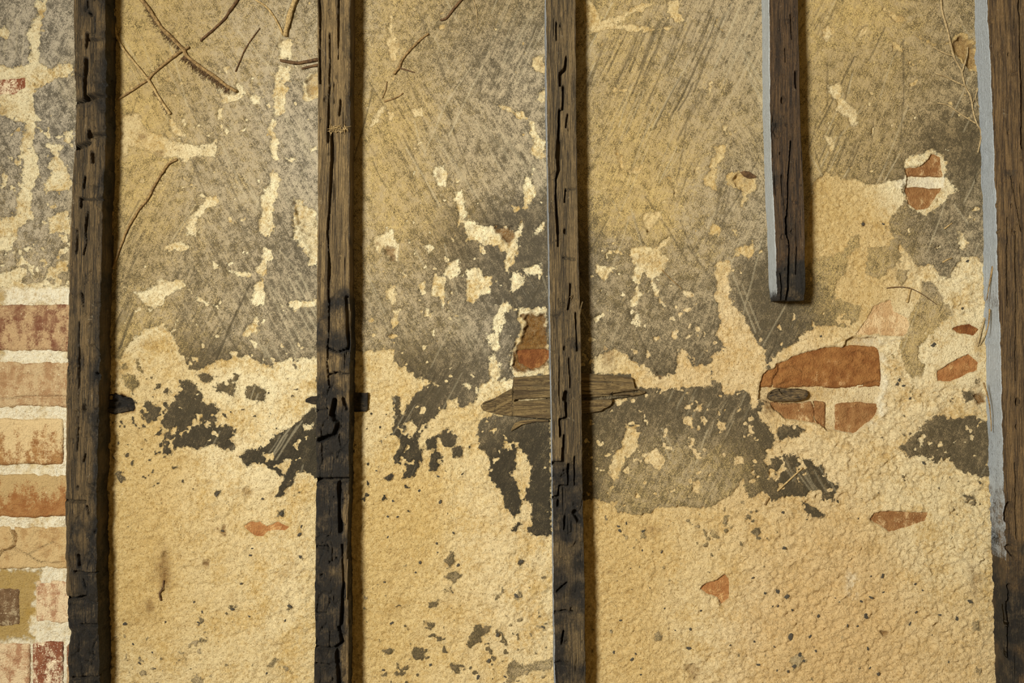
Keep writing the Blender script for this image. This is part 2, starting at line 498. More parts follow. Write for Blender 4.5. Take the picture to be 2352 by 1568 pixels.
islands = [
    # first bay
    B2([(450, 1110), (540, 1115), (600, 1190), (615, 1265), (690, 1260), (715, 1300), (690, 1340), (695, 1400), (800, 1420), (830, 1500), (830, 1570), (760, 1580), (700, 1540), (640, 1560), (560, 1570), (440, 1560), (400, 1600), (370, 1610), (330, 1568), (340, 1490), (370, 1440), (330, 1400), (370, 1280), (420, 1260), (440, 1200)]),
    B2([(690, 1130), (760, 1110), (830, 1130), (825, 1210), (770, 1190), (720, 1190)]),
    B2([(540, 1060), (640, 1040), (690, 1080), (650, 1130), (600, 1110)]),
    B2([(905, 1150), (970, 1130), (1040, 1170), (1030, 1220), (970, 1260), (900, 1220)]),
    B2([(345, 1150), (385, 1180), (370, 1200), (345, 1190)]),
    B2([(190, 1270), (250, 1250), (325, 1290), (310, 1360), (240, 1390), (190, 1350)]),
    B2([(70, 1070), (140, 1070), (170, 1130), (130, 1190), (80, 1130)]),
    B2([(160, 980), (200, 990), (190, 1040), (160, 1030)]),
    B2([(280, 1420), (320, 1430), (310, 1490), (280, 1480)]),
    B2([(1395, 1280), (1300, 1340), (1240, 1390), (1200, 1430), (1100, 1470), (1060, 1530), (980, 1570), (900, 1568), (862, 1629), (910, 1690), (970, 1668), (1020, 1660), (1100, 1720), (1155, 1760), (1125, 1852), (1095, 1893), (1136, 1903), (1177, 1852), (1217, 1781), (1258, 1730), (1308, 1720), (1380, 1762), (1500, 1740)]),
    # second bay
    C2([(290, 1210), (340, 1220), (370, 1330), (450, 1200), (560, 1120), (640, 1150), (690, 1220), (660, 1290), (600, 1340), (540, 1400), (470, 1500), (480, 1590), (460, 1690), (400, 1740), (380, 1660), (350, 1590), (340, 1500), (300, 1470), (310, 1400), (320, 1300)]),
    C2([(870, 1480), (900, 1370), (1000, 1340), (1120, 1340), (1370, 1360), (1370, 2140), (1280, 2150), (1220, 2130), (1240, 2060), (1245, 1940), (1180, 1910), (1230, 1800), (1240, 1690), (1190, 1568), (1150, 1530), (1130, 1640), (1140, 1700), (1110, 1740), (1160, 1830), (1180, 1940), (1165, 2000), (1120, 2030), (1080, 1970), (1050, 1920), (1040, 1870), (950, 1740), (960, 1640), (900, 1570)]),
    C3([(290, 60), (330, 0), (490, 0), (495, 60), (470, 130), (440, 190), (360, 200), (390, 140), (440, 100), (380, 50), (350, 100), (310, 100)]),
    C3([(540, 60), (580, 10), (620, 40), (620, 110), (600, 150), (540, 150)]),
    C3([(690, 0), (770, -20), (760, 60), (700, 60)]),
    C3([(245, 200), (300, 150), (305, 200), (260, 215)]),
    C3([(1100, 540), (1150, 460), (1160, 490), (1120, 560)]),
    C2([(620, 1480), (680, 1430), (740, 1500), (700, 1560), (640, 1540)]),
    C2([(540, 1500), (600, 1490), (590, 1560), (540, 1560)]),
    # third / fourth bay
    E3([(-120, 150), (-60, 110), (0, 80), (60, 100), (60, 50), (150, 40), (300, 70), (350, 110), (400, 120), (435, 190), (505, 230), (460, 350), (400, 340), (380, 280), (330, 280), (260, 330), (200, 310), (60, 350), (0, 280), (-80, 330), (-130, 270)]),
    E3([(255, 350), (340, 390), (400, 450), (330, 460), (270, 420)]),
    E2([(370, 280), (440, 270), (540, 230), (600, 130), (650, 120), (650, 190), (580, 270), (560, 360), (510, 450), (480, 540), (660, 600), (660, 680), (560, 740), (420, 730), (300, 770), (240, 830), (140, 900), (60, 960), (20, 980), (30, 900), (-30, 850), (-90, 760), (-150, 640), (-200, 580), (-60, 400), (340, 300)]),
    E2([(720, 210), (840, 200), (930, 120), (930, 300), (850, 350), (790, 420), (700, 370)]),
    E2([(920, 350), (990, 360), (980, 400), (950, 460), (910, 400)]),
    E2([(1090, 450), (1150, 440), (1180, 490), (1260, 600), (1280, 650), (1200, 720), (1130, 800), (1060, 870), (1050, 960), (1100, 1000), (1080, 1070), (1000, 1080), (960, 1000), (940, 870), (980, 760), (1010, 640), (1060, 570), (1090, 520)]),
    E2([(1080, 1420), (1130, 1370), (1210, 1330), (1290, 1370), (1400, 1340), (1560, 1390), (1560, 1760), (1470, 1770), (1420, 1730), (1370, 1730), (1310, 1690), (1250, 1620), (1200, 1690), (1130, 1650), (1080, 1610), (990, 1620), (930, 1560), (1000, 1510)]),
    E2([(100, 1450), (140, 1410), (230, 1410), (300, 1440), (230, 1480), (120, 1500)]),
    E2([(-40, 1400), (10, 1380), (40, 1430), (20, 1560), (-60, 1640), (-120, 1560)]),
    E3([(1360, 320), (1410, 310), (1415, 380), (1370, 370)]),
    E2([(1370, 1190), (1430, 1190), (1430, 1240), (1390, 1245)]),
]
island_gaps = [
    B3([(1010, 40), (1070, 30), (1070, 80), (1020, 90)]), B3([(1150, 80), (1190, 70), (1180, 120), (1140, 170), (1110, 120)]),
    B2([(560, 1330), (600, 1340), (590, 1420), (560, 1400)]), B2([(400, 1440), (430, 1420), (430, 1480), (400, 1470)]),
    B2([(620, 1370), (660, 1390), (640, 1430), (615, 1410)]), B2([(1300, 1410), (1370, 1390), (1370, 1430), (1310, 1430)]),
    C2([(380, 1400), (430, 1380), (470, 1420), (440, 1500), (400, 1460)]), C2([(1050, 1540), (1080, 1500), (1100, 1570), (1060, 1580)]),
    C2([(700, 1240), (740, 1230), (750, 1290), (720, 1290)]), C2([(780, 1130), (810, 1120), (830, 1150), (800, 1150)]),
]
# small charcoal-grey remains of the coat on the bare plaster
spots = [C3(p) for p in (
    [(640, 750), (700, 690), (710, 750), (680, 800)], [(640, 860), (700, 820), (760, 850), (700, 890)], [(510, 1150), (580, 1170), (560, 1210), (520, 1200)],
    [(220, 1350), (300, 1330), (290, 1370), (240, 1380)], [(410, 1410), (440, 1330), (520, 1350), (500, 1430)], [(790, 1310), (860, 1180), (960, 1190), (880, 1270), (820, 1330)],
    [(1060, 1460), (1100, 1410), (1180, 1450), (1280, 1430), (1360, 1410), (1360, 1480), (1190, 1490), (1120, 1530), (1070, 1600)], [(670, 1430), (740, 1440), (740, 1500), (690, 1490)],
    [(1140, 740), (1170, 730), (1185, 760), (1150, 775)], [(1250, 860), (1320, 850), (1330, 870)], [(1110, 990), (1150, 960), (1160, 985), (1125, 1000)],
    [(310, 1500), (380, 1490), (360, 1530)], [(905, 1420), (960, 1410), (950, 1435)], [(1260, 1180), (1310, 1190), (1330, 1230), (1290, 1210)],
    [(640, 950), (690, 930), (700, 960), (660, 965)], [(990, 1000), (1030, 940), (1040, 960), (1010, 1000)], [(540, 1030), (600, 1020), (600, 1060), (550, 1060)])]
spots += [B3(p) for p in ([(1110, 420), (1140, 415), (1140, 450), (1115, 450)], [(680, 300), (710, 265), (725, 300), (700, 330)], [(780, 1060), (820, 1055), (825, 1080), (800, 1095)],
    [(1170, 1050), (1190, 1035), (1200, 1060), (1180, 1085)], [(1040, 1450), (1080, 1400), (1105, 1410), (1070, 1450)], [(520, 1540), (560, 1510), (610, 1540), (590, 1590), (540, 1590)],
    [(560, 1290), (600, 1265), (630, 1280), (590, 1300)], [(1240, 710), (1265, 715), (1270, 740), (1245, 735)], [(170, 1500), (220, 1480), (220, 1510), (190, 1530)],
    [(30, 150), (70, 150), (80, 210), (50, 230), (30, 200)], [(390, 100), (420, 70), (425, 130), (395, 150)], [(1140, 1450), (1190, 1470), (1200, 1490), (1160, 1490)])]
spots += [D3(p) for p in ([(960, 540), (985, 550), (1030, 590), (1010, 610), (980, 590)], [(1050, 450), (1090, 430), (1080, 500), (1060, 540), (1040, 500)], [(1240, 550), (1290, 530), (1310, 560), (1270, 580)],
    [(500, 570), (530, 540), (530, 590), (510, 600)], [(580, 1270), (620, 1220), (660, 1260), (600, 1290)], [(1500, 1390), (1560, 1370), (1600, 1420), (1520, 1470)])]
spots += [E3(p) for p in ([(1400, 1170), (1440, 1150), (1440, 1210), (1410, 1230)], [(1370, 1010), (1400, 1000), (1400, 1040), (1375, 1040)], [(1430, 1470), (1470, 1460), (1470, 1510), (1440, 1505)])]

holes = {  # broken through to the brickwork: polygon, depth
    'big': (E4([(232, 760), (262, 660), (300, 620), (390, 590), (400, 550), (520, 510), (600, 460), (740, 420), (900, 380), (1050, 360), (1130, 370), (1150, 340), (1160, 290), (1230, 255), (1500, 255), (1512, 340), (1550, 520), (1560, 700), (1550, 850), (1500, 950), (1530, 1040), (1500, 1110), (1440, 1180), (1350, 1240), (1250, 1310), (1150, 1300), (1040, 1270), (950, 1280), (880, 1210), (760, 1190), (640, 1165), (500, 1150), (440, 1090), (380, 1050), (330, 980), (210, 930), (215, 850)]), 15.0),
    'pair': (E1([(970, 1140), (1070, 1130), (1130, 1080), (1150, 1040), (1210, 1060), (1225, 1190), (1230, 1270), (1220, 1290), (1190, 1320), (1130, 1410), (1050, 1425), (990, 1380), (970, 1300), (985, 1210)]), 12.0),
    'limed': (E2([(640, 790), (710, 690), (760, 600), (870, 560), (895, 640), (980, 680), (1003, 740), (960, 805), (800, 805)]), 6.0),
    'sliver': (E2([(1290, 755), (1330, 735), (1410, 725), (1470, 760), (1440, 797), (1330, 778)]), 10.0),
    'crumbly': (E2([(1190, 1040), (1330, 960), (1400, 930), (1470, 980), (1460, 1030), (1280, 1110), (1190, 1110)]), 9.0),
    'lens': (E3([(715, 470), (750, 430), (830, 415), (1110, 430), (1090, 480), (1000, 510), (850, 557), (760, 500)]), 6.0),
    'orange': (D3([(895, 940), (930, 900), (1010, 880), (1060, 838), (1090, 870), (1090, 930), (1095, 1000), (1040, 1045), (1010, 1000)]), 5.0),
    'smear': (B3([(870, 520), (920, 490), (980, 490), (1030, 520), (1100, 490), (1180, 525), (1150, 545), (1040, 550), (1000, 585), (940, 580)]), 5.0),
    'rusty': (C2([(1150, 905), (1200, 895), (1370, 895), (1360, 960), (1300, 1020), (1240, 1025), (1160, 975)]), 22.0),
    'upper_left': (A1([(-200, 560), (60, 535), (165, 530), (175, 590), (100, 640), (-200, 640)]), 4.0),
}
# hollows where the plaster has broken out, no brick showing: polygon, depth, stain
hollows = [
    (B1([(1300, 560), (1345, 500), (1395, 510), (1395, 650), (1320, 660)]), 9, .45),
    (B1([(1235, 1370), (1270, 1350), (1300, 1420), (1370, 1500), (1360, 1600), (1240, 1600), (1228, 1480)]), 10, .3),
    (B2([(1240, 10), (1380, 30), (1395, 280), (1340, 270), (1290, 170), (1235, 110)]), 9, .35),
    (C1([(1260, 405), (1345, 385), (1345, 500), (1290, 480)]), 6, .45),
    (C1([(595, 1160), (630, 1150), (640, 1200), (620, 1225), (598, 1200)]), 5, .5),
    (C2([(980, 40), (1060, 60), (1120, 60), (1140, 130), (1100, 190), (1060, 150), (1010, 100)]), 9, .75),
    (C2([(230, 190), (270, 200), (330, 200), (330, 310), (280, 280), (250, 250)]), 8, .7),
    (C2([(180, 150), (230, 130), (220, 190), (180, 190)]), 6, .6),
    (C2([(1160, 650), (1345, 640), (1360, 900), (1360, 1010), (1290, 1040), (1140, 1060), (1110, 1000), (1125, 900), (1180, 790), (1195, 720)]), 13, .85),
    (D1([(1110, 1215), (1180, 1175), (1285, 1205), (1270, 1290), (1200, 1310), (1140, 1260)]), 8, .35),
    (D2([(430, 930), (480, 930), (500, 985), (460, 1000)]), 9, .9),
    (D2([(620, 1050), (665, 1060), (665, 1090), (635, 1085)]), 8, .9),
    (E1([(1270, 280), (1350, 235), (1430, 290), (1460, 390), (1460, 480), (1400, 470), (1340, 400), (1280, 350)]), 9, .6),
    (E1([(1415, 890), (1445, 880), (1455, 930), (1425, 950)]), 6, .5),
    (B1([(165, 910), (200, 895), (230, 930), (205, 960), (170, 950)]), 5, .5),
    (B1([(280, 1030), (345, 1020), (345, 1050), (300, 1060)]), 5, .45),
    (B2([(580, 250), (640, 240), (640, 275), (590, 285)]), 4, .8),
    (B1([(640, 1100), (690, 1090), (730, 1140), (690, 1160), (660, 1140)]), 5, .6),
    (B3([(595, 745), (630, 735), (650, 765), (620, 800), (598, 780)]), 4, .65),
    (B3([(705, 530), (745, 520), (760, 570), (730, 590), (708, 575)]), 5, .8),
    (B3([(840, 270), (900, 250), (905, 300), (850, 290)]), 4, .5),
    (B3([(310, 700), (350, 680), (360, 730), (320, 770)]), 5, .6),
    (D3([(790, 1450), (860, 1420), (910, 1470), (880, 1560), (820, 1550)]), 5, .5),
    (D3([(270, 800), (320, 790), (310, 840), (270, 850)]), 5, .7),
    (B2([(20, 1190), (80, 1200), (150, 1260), (150, 1310), (60, 1330), (-60, 1300)]), 12, .95),
    (E2([(1430, 1210), (1500, 1170), (1520, 1250), (1470, 1270)]), 9, .8),
    (E3([(780, 1215), (835, 1215), (825, 1265), (800, 1265)]), 6, .7),
    (B1([(1220, 1370), (1245, 1365), (1245, 1400), (1225, 1400)]), 6, .6),
    (E2([(680, 20), (705, 30), (700, 55), (680, 45)]), 5, .7),
    (E1([(1430, 1140), (1480, 1130), (1480, 1230), (1440, 1240)]), 8, .6),
]

print('fields ...')
n14 = fbm(X, Y, 15, 3, 11) - 0.5
n6 = fbm(X, Y, 6.5, 2, 12) - 0.5
n40 = fbm(X, Y, 55, 4, 13) - 0.5
n300 = fbm(X, Y, 330, 4, 14) - 0.5
jag = n14 * 16 + n6 * 14 + n40 * 9

C = union_sdf([coat_main], 60)
C = C + n40 * 14
for p in flakes:
    sl, d = sdf(p)
    C[sl] = np.minimum(C[sl], -d)
for p in islands:
    sl, d = sdf(p)
    C[sl] = np.maximum(C[sl], d)
for p in island_gaps:
    sl, d = sdf(p)
    C[sl] = np.minimum(C[sl], -d)
for p in spots:
    sl, d = sdf(p)
    C[sl] = np.maximum(C[sl], d - 0.5)
# flecks: tiny losses of the coat, tiny remains on the bare plaster
fleck = fbm(X, Y, 17, 3, 21)
flk = rbf([(1450, 850, .9), (1550, 900, .9), (1500, 1050, 1.0), (1650, 1030, .8), (1400, 700, .6), (1550, 600, .5), (1000, 850, .7), (880, 800, .8),
           (900, 650, .6), (1000, 620, .5), (600, 850, .8), (350, 850, .8), (1850, 1080, 1), (2200, 1060, .9), (60, 420, .9), (60, 560, 1.0),
           (420, 980, .7), (650, 1050, .6), (2150, 560, .4), (500, 350, .5), (400, 330, .4), (1000, 1000, .9), (2150, 330, .5), (1850, 740, .6)], 70, .12, .05)
C = np.minimum(C, (0.86 - 0.19 * flk - fleck) * 140)
rem = rbf([(300, 1100, .35), (330, 1000, .9), (430, 1080, .55), (600, 1150, .3), (900, 1080, .7), (980, 1100, .5), (900, 1500, .7), (1000, 1520, .8),
           (1150, 1520, .9), (850, 1450, .4), (1100, 1300, .2), (450, 1530, .6), (320, 1560, .6), (1450, 1230, .5), (1700, 1220, .8), (1900, 1200, .5),
           (1650, 1400, .2), (2200, 1000, .6), (2100, 1100, .4), (560, 900, .7), (650, 900, .5), (300, 960, .9), (2150, 850, .5), (1400, 1450, .4),
           (1850, 1500, .4), (2200, 1400, .15), (2000, 1350, .0), (1800, 1300, .1), (600, 1300, .05), (2050, 1250, 0)], 60, .1, .05)
fl2 = fbm(X, Y, 14, 3, 23)
C = np.maximum(C, (fl2 - 0.915 + 0.24 * np.clip(rem, 0, 1)) * 120)
C = C + jag * 0.62

# brick zone left of the first stud
bz = sstep(655, 668, Y + n14 * 14) * (1 - sstep(196, 204, X))
C = np.where(bz > 0.4, -20, C)

HF = {}
hole_any = np.full(X.shape, -40, np.float32)
for k, (p, dep) in holes.items():
    sl, d = sdf(p)
    HF[k] = (sl, d + jag[sl] * 0.22, dep)
    hole_any[sl] = np.maximum(hole_any[sl], HF[k][1])
C = np.minimum(C, -hole_any - 2.0)

ochre = rbf([(300, 60, .75), (300, 300, .8), (330, 450, .65), (300, 640, .45), (420, 100, .6), (480, 200, .45), (560, 80, .5), (690, 80, .35), (690, 300, .10), (690, 400, .1), (600, 330, .4),
    (520, 420, .42), (450, 520, .5), (400, 600, .4), (560, 620, .3), (640, 560, .35), (680, 620, .1), (690, 760, .15), (600, 720, .3), (500, 760, .45), (330, 760, .7), (470, 690, .45), (560, 830, .4), (300, 830, .8),
    (870, 50, .6), (870, 150, .6), (950, 60, .6), (1080, 60, .45), (1200, 60, .3), (1000, 130, .3), (1130, 140, .15), (1230, 200, .15), (870, 250, .65), (900, 330, .7), (1000, 230, .6), (1050, 300, .35), (1150, 330, .25),
    (1230, 300, .1), (1200, 400, .2), (1000, 400, .4), (900, 450, .7), (870, 500, .65), (1000, 480, .6), (1080, 420, .4), (1000, 580, .5), (880, 600, .55), (880, 720, .35), (1000, 700, .35), (1080, 650, .15), (1120, 600, .1),
    (1220, 580, .03), (1230, 660, .03), (900, 800, .5), (1000, 800, .45), (1100, 800, .25), (1050, 880, .15), (1000, 920, .1),
    (1400, 40, .7), (1400, 120, .6), (1500, 60, .5), (1600, 100, .4), (1700, 60, .2), (1700, 250, .35), (1400, 250, .6), (1500, 220, .5), (1600, 250, .45), (1420, 350, .7), (1550, 380, .7), (1650, 350, .45), (1730, 400, .3),
    (1400, 480, .8), (1500, 500, .8), (1650, 480, .4), (1750, 550, .25), (1420, 620, .4), (1600, 580, .55), (1450, 720, .35), (1600, 700, .25), (1500, 780, .3), (1620, 800, .2), (1730, 700, .3), (1750, 760, .15),
    (1450, 950, .15), (1550, 920, .15), (1650, 920, .15), (1720, 960, .1), (1500, 1050, .6), (1600, 1060, .5), (1700, 1050, .65), (1550, 1120, .55), (1440, 1080, .5), (1850, 1100, .1),
    (1900, 50, .75), (2000, 60, .75), (2100, 60, .65), (2200, 60, .35), (1900, 200, .55), (2000, 150, .5), (2100, 150, .55), (2150, 120, .4), (2220, 220, .15), (2000, 250, .5), (2080, 230, .5), (2180, 250, .1), (2210, 310, .05),
    (2100, 310, .4), (2000, 330, .45), (1900, 350, .6), (2230, 420, .3), (2200, 480, .35), (2180, 540, .15), (2200, 600, .15), (1900, 600, .8), (1900, 690, .8), (1850, 740, .6), (1800, 760, .3), (1780, 740, .15), (2050, 570, .7),
    (2100, 740, .75), (2080, 850, .6), (2150, 1000, .25), (2230, 1050, .2), (400, 950, .02), (680, 1040, .0), (1230, 1050, .0), (920, 1000, .05),
    (40, 100, .15), (120, 60, .1), (120, 200, .1), (60, 300, .1), (40, 450, .35), (130, 330, .1), (100, 550, .45), (130, 480, .2)], 55, .4, .005)
dark = rbf([(400, 950, .95), (480, 1000, .95), (680, 1040, 1.0), (590, 905, .9), (520, 890, .7), (330, 950, .7), (940, 1000, .9), (930, 1050, 1.0), (1230, 1100, .95), (1180, 1150, 1.0), (1000, 900, .8), (1060, 900, .6),
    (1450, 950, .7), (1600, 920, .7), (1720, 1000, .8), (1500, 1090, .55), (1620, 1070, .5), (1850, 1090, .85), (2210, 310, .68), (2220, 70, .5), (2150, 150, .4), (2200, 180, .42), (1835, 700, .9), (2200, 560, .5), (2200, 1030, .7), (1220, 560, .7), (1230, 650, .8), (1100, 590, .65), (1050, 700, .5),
    (1130, 100, .55), (690, 350, .3), (690, 250, .3), (600, 200, .3), (120, 60, .45), (60, 300, .45), (130, 250, .5), (40, 80, .35), (680, 640, .55), (690, 760, .55), (560, 640, .5), (600, 750, .45), (1000, 200, .45), (1150, 350, .4),
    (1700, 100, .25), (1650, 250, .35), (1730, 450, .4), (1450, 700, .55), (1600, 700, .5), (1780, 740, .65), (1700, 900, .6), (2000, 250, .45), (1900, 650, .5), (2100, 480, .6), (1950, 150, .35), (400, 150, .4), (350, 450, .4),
    (330, 600, .5), (920, 400, .45), (900, 700, .5), (1240, 250, .4), (1450, 250, .45), (1550, 120, .4), (1000, 1500, .75), (600, 1300, .8), (1700, 1200, .6), (2080, 800, .45)], 60, .45, .01)
# bluish-cool cast of the coat near the right of the bays and at the far left
cool = rbf([(60, 100, .9), (120, 300, .9), (60, 450, .7), (690, 350, .8), (690, 250, .7), (680, 130, .4), (560, 330, .3), (690, 550, .6), (1230, 250, .5), (1200, 450, .5), (1180, 780, .9), (1220, 560, .6), (1230, 640, .6),
    (300, 200, 0), (300, 500, 0), (870, 300, 0), (1000, 500, .1), (1450, 300, 0), (1700, 250, .15), (1900, 300, 0), (2150, 300, .1), (400, 950, .2), (680, 1040, .2), (1600, 750, .3), (1600, 950, .3), (2220, 1050, .25), (1780, 750, .4), (520, 420, .4), (560, 520, .4), (600, 720, .45), (480, 640, .3), (1100, 300, .35), (1050, 420, .3), (1000, 700, .35), (900, 700, .3), (1100, 850, .4), (1650, 150, .3), (1700, 480, .35), (1450, 720, .3), (2200, 450, .3), (2180, 580, .35)], 70, .15, .02)

# trowel and comb streaks: two families, chosen by region
sel = rbf([(680, 400, 1), (680, 700, 1), (560, 300, 1), (600, 600, .9), (480, 250, 1), (330, 300, .8), (330, 450, 0), (300, 760, 0), (400, 600, .6), (500, 760, .3), (430, 950, .1), (690, 1050, 0),
    (1000, 350, 1), (1150, 400, 1), (900, 650, 1), (1000, 750, 1), (1200, 130, 0), (1230, 500, .5), (870, 100, .5), (1050, 880, 0), (1130, 560, 1), (1450, 100, 0), (1550, 150, 0), (1450, 300, 0), (1600, 250, 0), (1700, 150, 0),
    (1730, 250, 1), (1730, 330, 1), (1650, 400, 0), (1500, 600, .5), (1600, 750, .2), (1650, 980, .3), (1850, 1080, 1), (1950, 330, 0), (1900, 150, 0), (2150, 350, .1), (2200, 480, .3), (1800, 760, .3), (60, 100, .1), (120, 250, .9)], 80, .4, .01)
ang1, ang2 = math.radians(60), math.radians(116)


def streaks(ang, seed, across=5.0, along=120.0):
    c, s = math.cos(ang), math.sin(ang)
    wob = (fbm(X, Y, 220, 2, seed + 5) - .5) * 40
    u = (X * c + Y * s) / along
    v = (-X * s + Y * c + wob) / across
    return vnoise(u, v, seed) * .6 + vnoise(u * 1.7 + 9, v * 2.1, seed + 1) * .4


st = np.where(fbm(X, Y, 60, 2, 44) * .5 + .25 < sel * .98, streaks(ang1, 51), streaks(ang2, 61))
st_amt = rbf([(1550, 130, 1), (1600, 200, 1), (1680, 80, 1), (1450, 200, .8), (680, 400, .8), (690, 720, 1), (330, 730, 1), (650, 300, .9), (1050, 330, .9), (1000, 750, .9), (900, 680, .7), (1230, 200, .8), (1700, 1020, .8),
    (1650, 950, .7), (1850, 1090, 1), (1900, 330, .7), (1930, 340, .6), (300, 100, .15), (900, 500, .3), (2000, 200, .3), (400, 950, .7), (680, 1050, .9), (2220, 500, .7), (1500, 500, .2), (1500, 750, .4), (2050, 560, .2), (60, 200, .5)], 90, .45, .02)
streak = (st - .5) * np.clip(st_amt, 0, 1)

scr_dark = np.zeros_like(X)
scr_pale = np.zeros_like(X)
rs = np.random.default_rng(5)


def scratch(F, pts, w=2.6, a=1.0):
    sl, f = line_field(pts, w)
    F[sl] = np.maximum(F[sl], f * a)


def comb(F, base, n, dx, dy, L, ang, w=2.4, a=.9, jit=9):
    for k in range(n):
        x, y = base[0] + dx * k + rs.normal(0, jit * .4), base[1] + dy * k + rs.normal(0, jit)
        l = L * rs.uniform(.55, 1.1)
        t = math.radians(ang + rs.normal(0, 2))
        x2, y2 = x + math.cos(t) * l, y + math.sin(t) * l
        xm, ym = (x + x2) / 2 + rs.normal(0, 2), (y + y2) / 2 + rs.normal(0, 1)
        scratch(F, [(x, y), (xm, ym), (x2, y2)], w * rs.uniform(.7, 1.2), a * rs.uniform(.5, 1))


scratch(scr_dark, B2([(930, 450), (860, 600), (790, 740), (700, 960)]), 3.2)
comb(scr_dark, (311, 700), 6, -7, 4, 95, 113, 4.0, 1.0)
comb(scr_dark, (395, 690), 5, 12, 2, 120, 60, 3.0, .6)
comb(scr_pale, (612, 655), 8, 11, -2, 190, 62, 2.6, 1.0)
comb(scr_pale, (590, 780), 6, 12, 0, 60, 64, 2.4, .8)
comb(scr_pale, (640, 260), 10, 9, 8, 110, 62, 2.2, .7)
comb(scr_pale, (640, 420), 8, 10, 0, 120, 63, 2.2, .7)
comb(scr_pale, (515, 410), 6, 10, 5, 80, 60, 2.2, .6)
comb(scr_pale, (690, 330), 6, 4, 22, 90, 118, 2.2, .6)
comb(scr_pale, (1090, 270), 8, 14, 8, 190, 53, 2.2, .7)
comb(scr_pale, (980, 280), 8, 9, 12, 120, 58, 2.2, .6)
comb(scr_pale, (1180, 20), 8, 9, 5, 150, 112, 2.2, .5)
comb(scr_dark, (850, 660), 9, 14, 16, 190, 58, 2.6, .7)
comb(scr_dark, (1010, 540), 9, 12, 8, 160, 62, 2.6, .7)
comb(scr_pale, (1000, 640), 10, 10, 14, 110, 60, 2.2, .6)
comb(scr_dark, (1060, 830), 7, -9, 6, 130, 122, 2.8, .7)
comb(scr_dark, (1390, 80), 10, 13, -3, 120, 113, 2.6, .8)
comb(scr_dark, (1500, 60), 12, 15, -3, 190, 112, 3.0, .9)
comb(scr_dark, (1560, 170), 8, 9, 6, 120, 118, 3.2, .9)
comb(scr_pale, (1650, 10), 7, 14, 3, 150, 112, 2.6, .8)
comb(scr_pale, (1690, 90), 10, 6, 16, 110, 58, 2.4, .8)
comb(scr_pale, (1450, 200), 7, 12, 6, 130, 114, 2.4, .6)
comb(scr_dark, (1660, 340), 5, 6, 10, 170, 100, 2.4, .6)
comb(scr_dark, (1600, 700), 5, 12, 3, 100, 108, 2.4, .6)
comb(scr_pale, (1560, 900), 16, 11, 3, 45, 115, 2.2, .5, 22)
comb(scr_dark, (1690, 890), 6, 9, 9, 140, 56, 2.6, .8)
comb(scr_dark, (1430, 1000), 7, -8, 12, 130, 113, 2.8, .8)
comb(scr_pale, (1790, 1060), 9, 13, 3, 70, 58, 2.4, .8)
comb(scr_dark, (1910, 290), 8, 9, 4, 120, 112, 2.8, .8)
comb(scr_dark, (1890, 30), 6, 10, -6, 70, 115, 2.6, .6)
scratch(scr_dark, E1([(950, 280), (955, 650), (935, 960)]), 2.4, .8)
scratch(scr_dark, E1([(440, 430), (440, 720)]), 2.2, .7)
comb(scr_dark, (2170, 360), 6, 14, 6, 130, 91, 2.4, .6)
comb(scr_pale, (2150, 520), 7, 12, 4, 90, 60, 2.2, .5)
comb(scr_pale, (90, 110), 9, 6, 10, 80, 62, 2.2, .7)
comb(scr_pale, (10, 40), 7, 8, 3, 90, 96, 2.2, .6)
comb(scr_dark, (480, 900), 6, -9, 10, 90, 118, 2.6, .6)
comb(scr_pale, (700, 960), 5, -12, 12, 110, 122, 2.6, .7)
comb(scr_pale, (900, 960), 5, 14, -6, 100, 120, 2.4, .6)
for k in range(420):
    x, y = rs.uniform(-20, 2280), rs.uniform(-40, 1120)
    i, j = min(np.searchsorted(xs, x), len(xs) - 1), min(np.searchsorted(ys, y), len(ys) - 1)
    if C[j, i] < 4:
        continue
    t = math.radians((62 if rs.random() < sel[j, i] else 114) + rs.normal(0, 7))
    l = rs.uniform(40, 190)
    scratch(scr_pale if rs.random() < .55 else scr_dark, [(x, y), (x + math.cos(t) * l * .5 + rs.normal(0, 2), y + math.sin(t) * l * .5), (x + math.cos(t) * l, y + math.sin(t) * l)], rs.uniform(1.7, 2.7), rs.uniform(.35, .9))
scr_pale *= (C > 0)
scr_dark *= sstep(-14, 2, C)

# bare plaster colour fields
pale = np.clip(rbf([(640, 300, 1), (640, 450, 1), (590, 690, 1), (1215, 430, .8), (1060, 480, .9), (1110, 650, .8), (1150, 720, .9), (60, 150, .9), (70, 400, 1), (60, 620, 1), (340, 660, .7), (650, 920, .55), (560, 970, .5), (650, 870, .6),
    (330, 330, .3), (480, 350, .6), (1470, 620, .5), (1700, 780, .5), (1460, 690, .8), (1680, 880, .4), (2080, 830, .75), (2080, 400, .8), (2050, 960, .6), (2180, 640, .7), (2200, 780, .6), (2000, 1050, .5), (350, 900, .35),
    (300, 1000, .15), (300, 1300, .1), (500, 1300, .3), (650, 1300, .4), (900, 1200, .1), (900, 1400, .1), (1150, 1200, .4), (1200, 1350, .45), (850, 950, .35), (1000, 1400, .3), (1420, 1300, .1), (1600, 1300, .3), (1650, 1430, .45),
    (1450, 1500, .15), (1950, 1300, .3), (2150, 1250, .5), (2200, 1450, .35), (1900, 1450, .2), (2000, 650, .2), (1960, 450, .15), (1440, 480, .2), (1550, 500, .3), (1400, 860, .4), (1500, 890, .45), (2150, 110, .2), (1950, 250, .5)], 60, .35, .01), 0, 1)
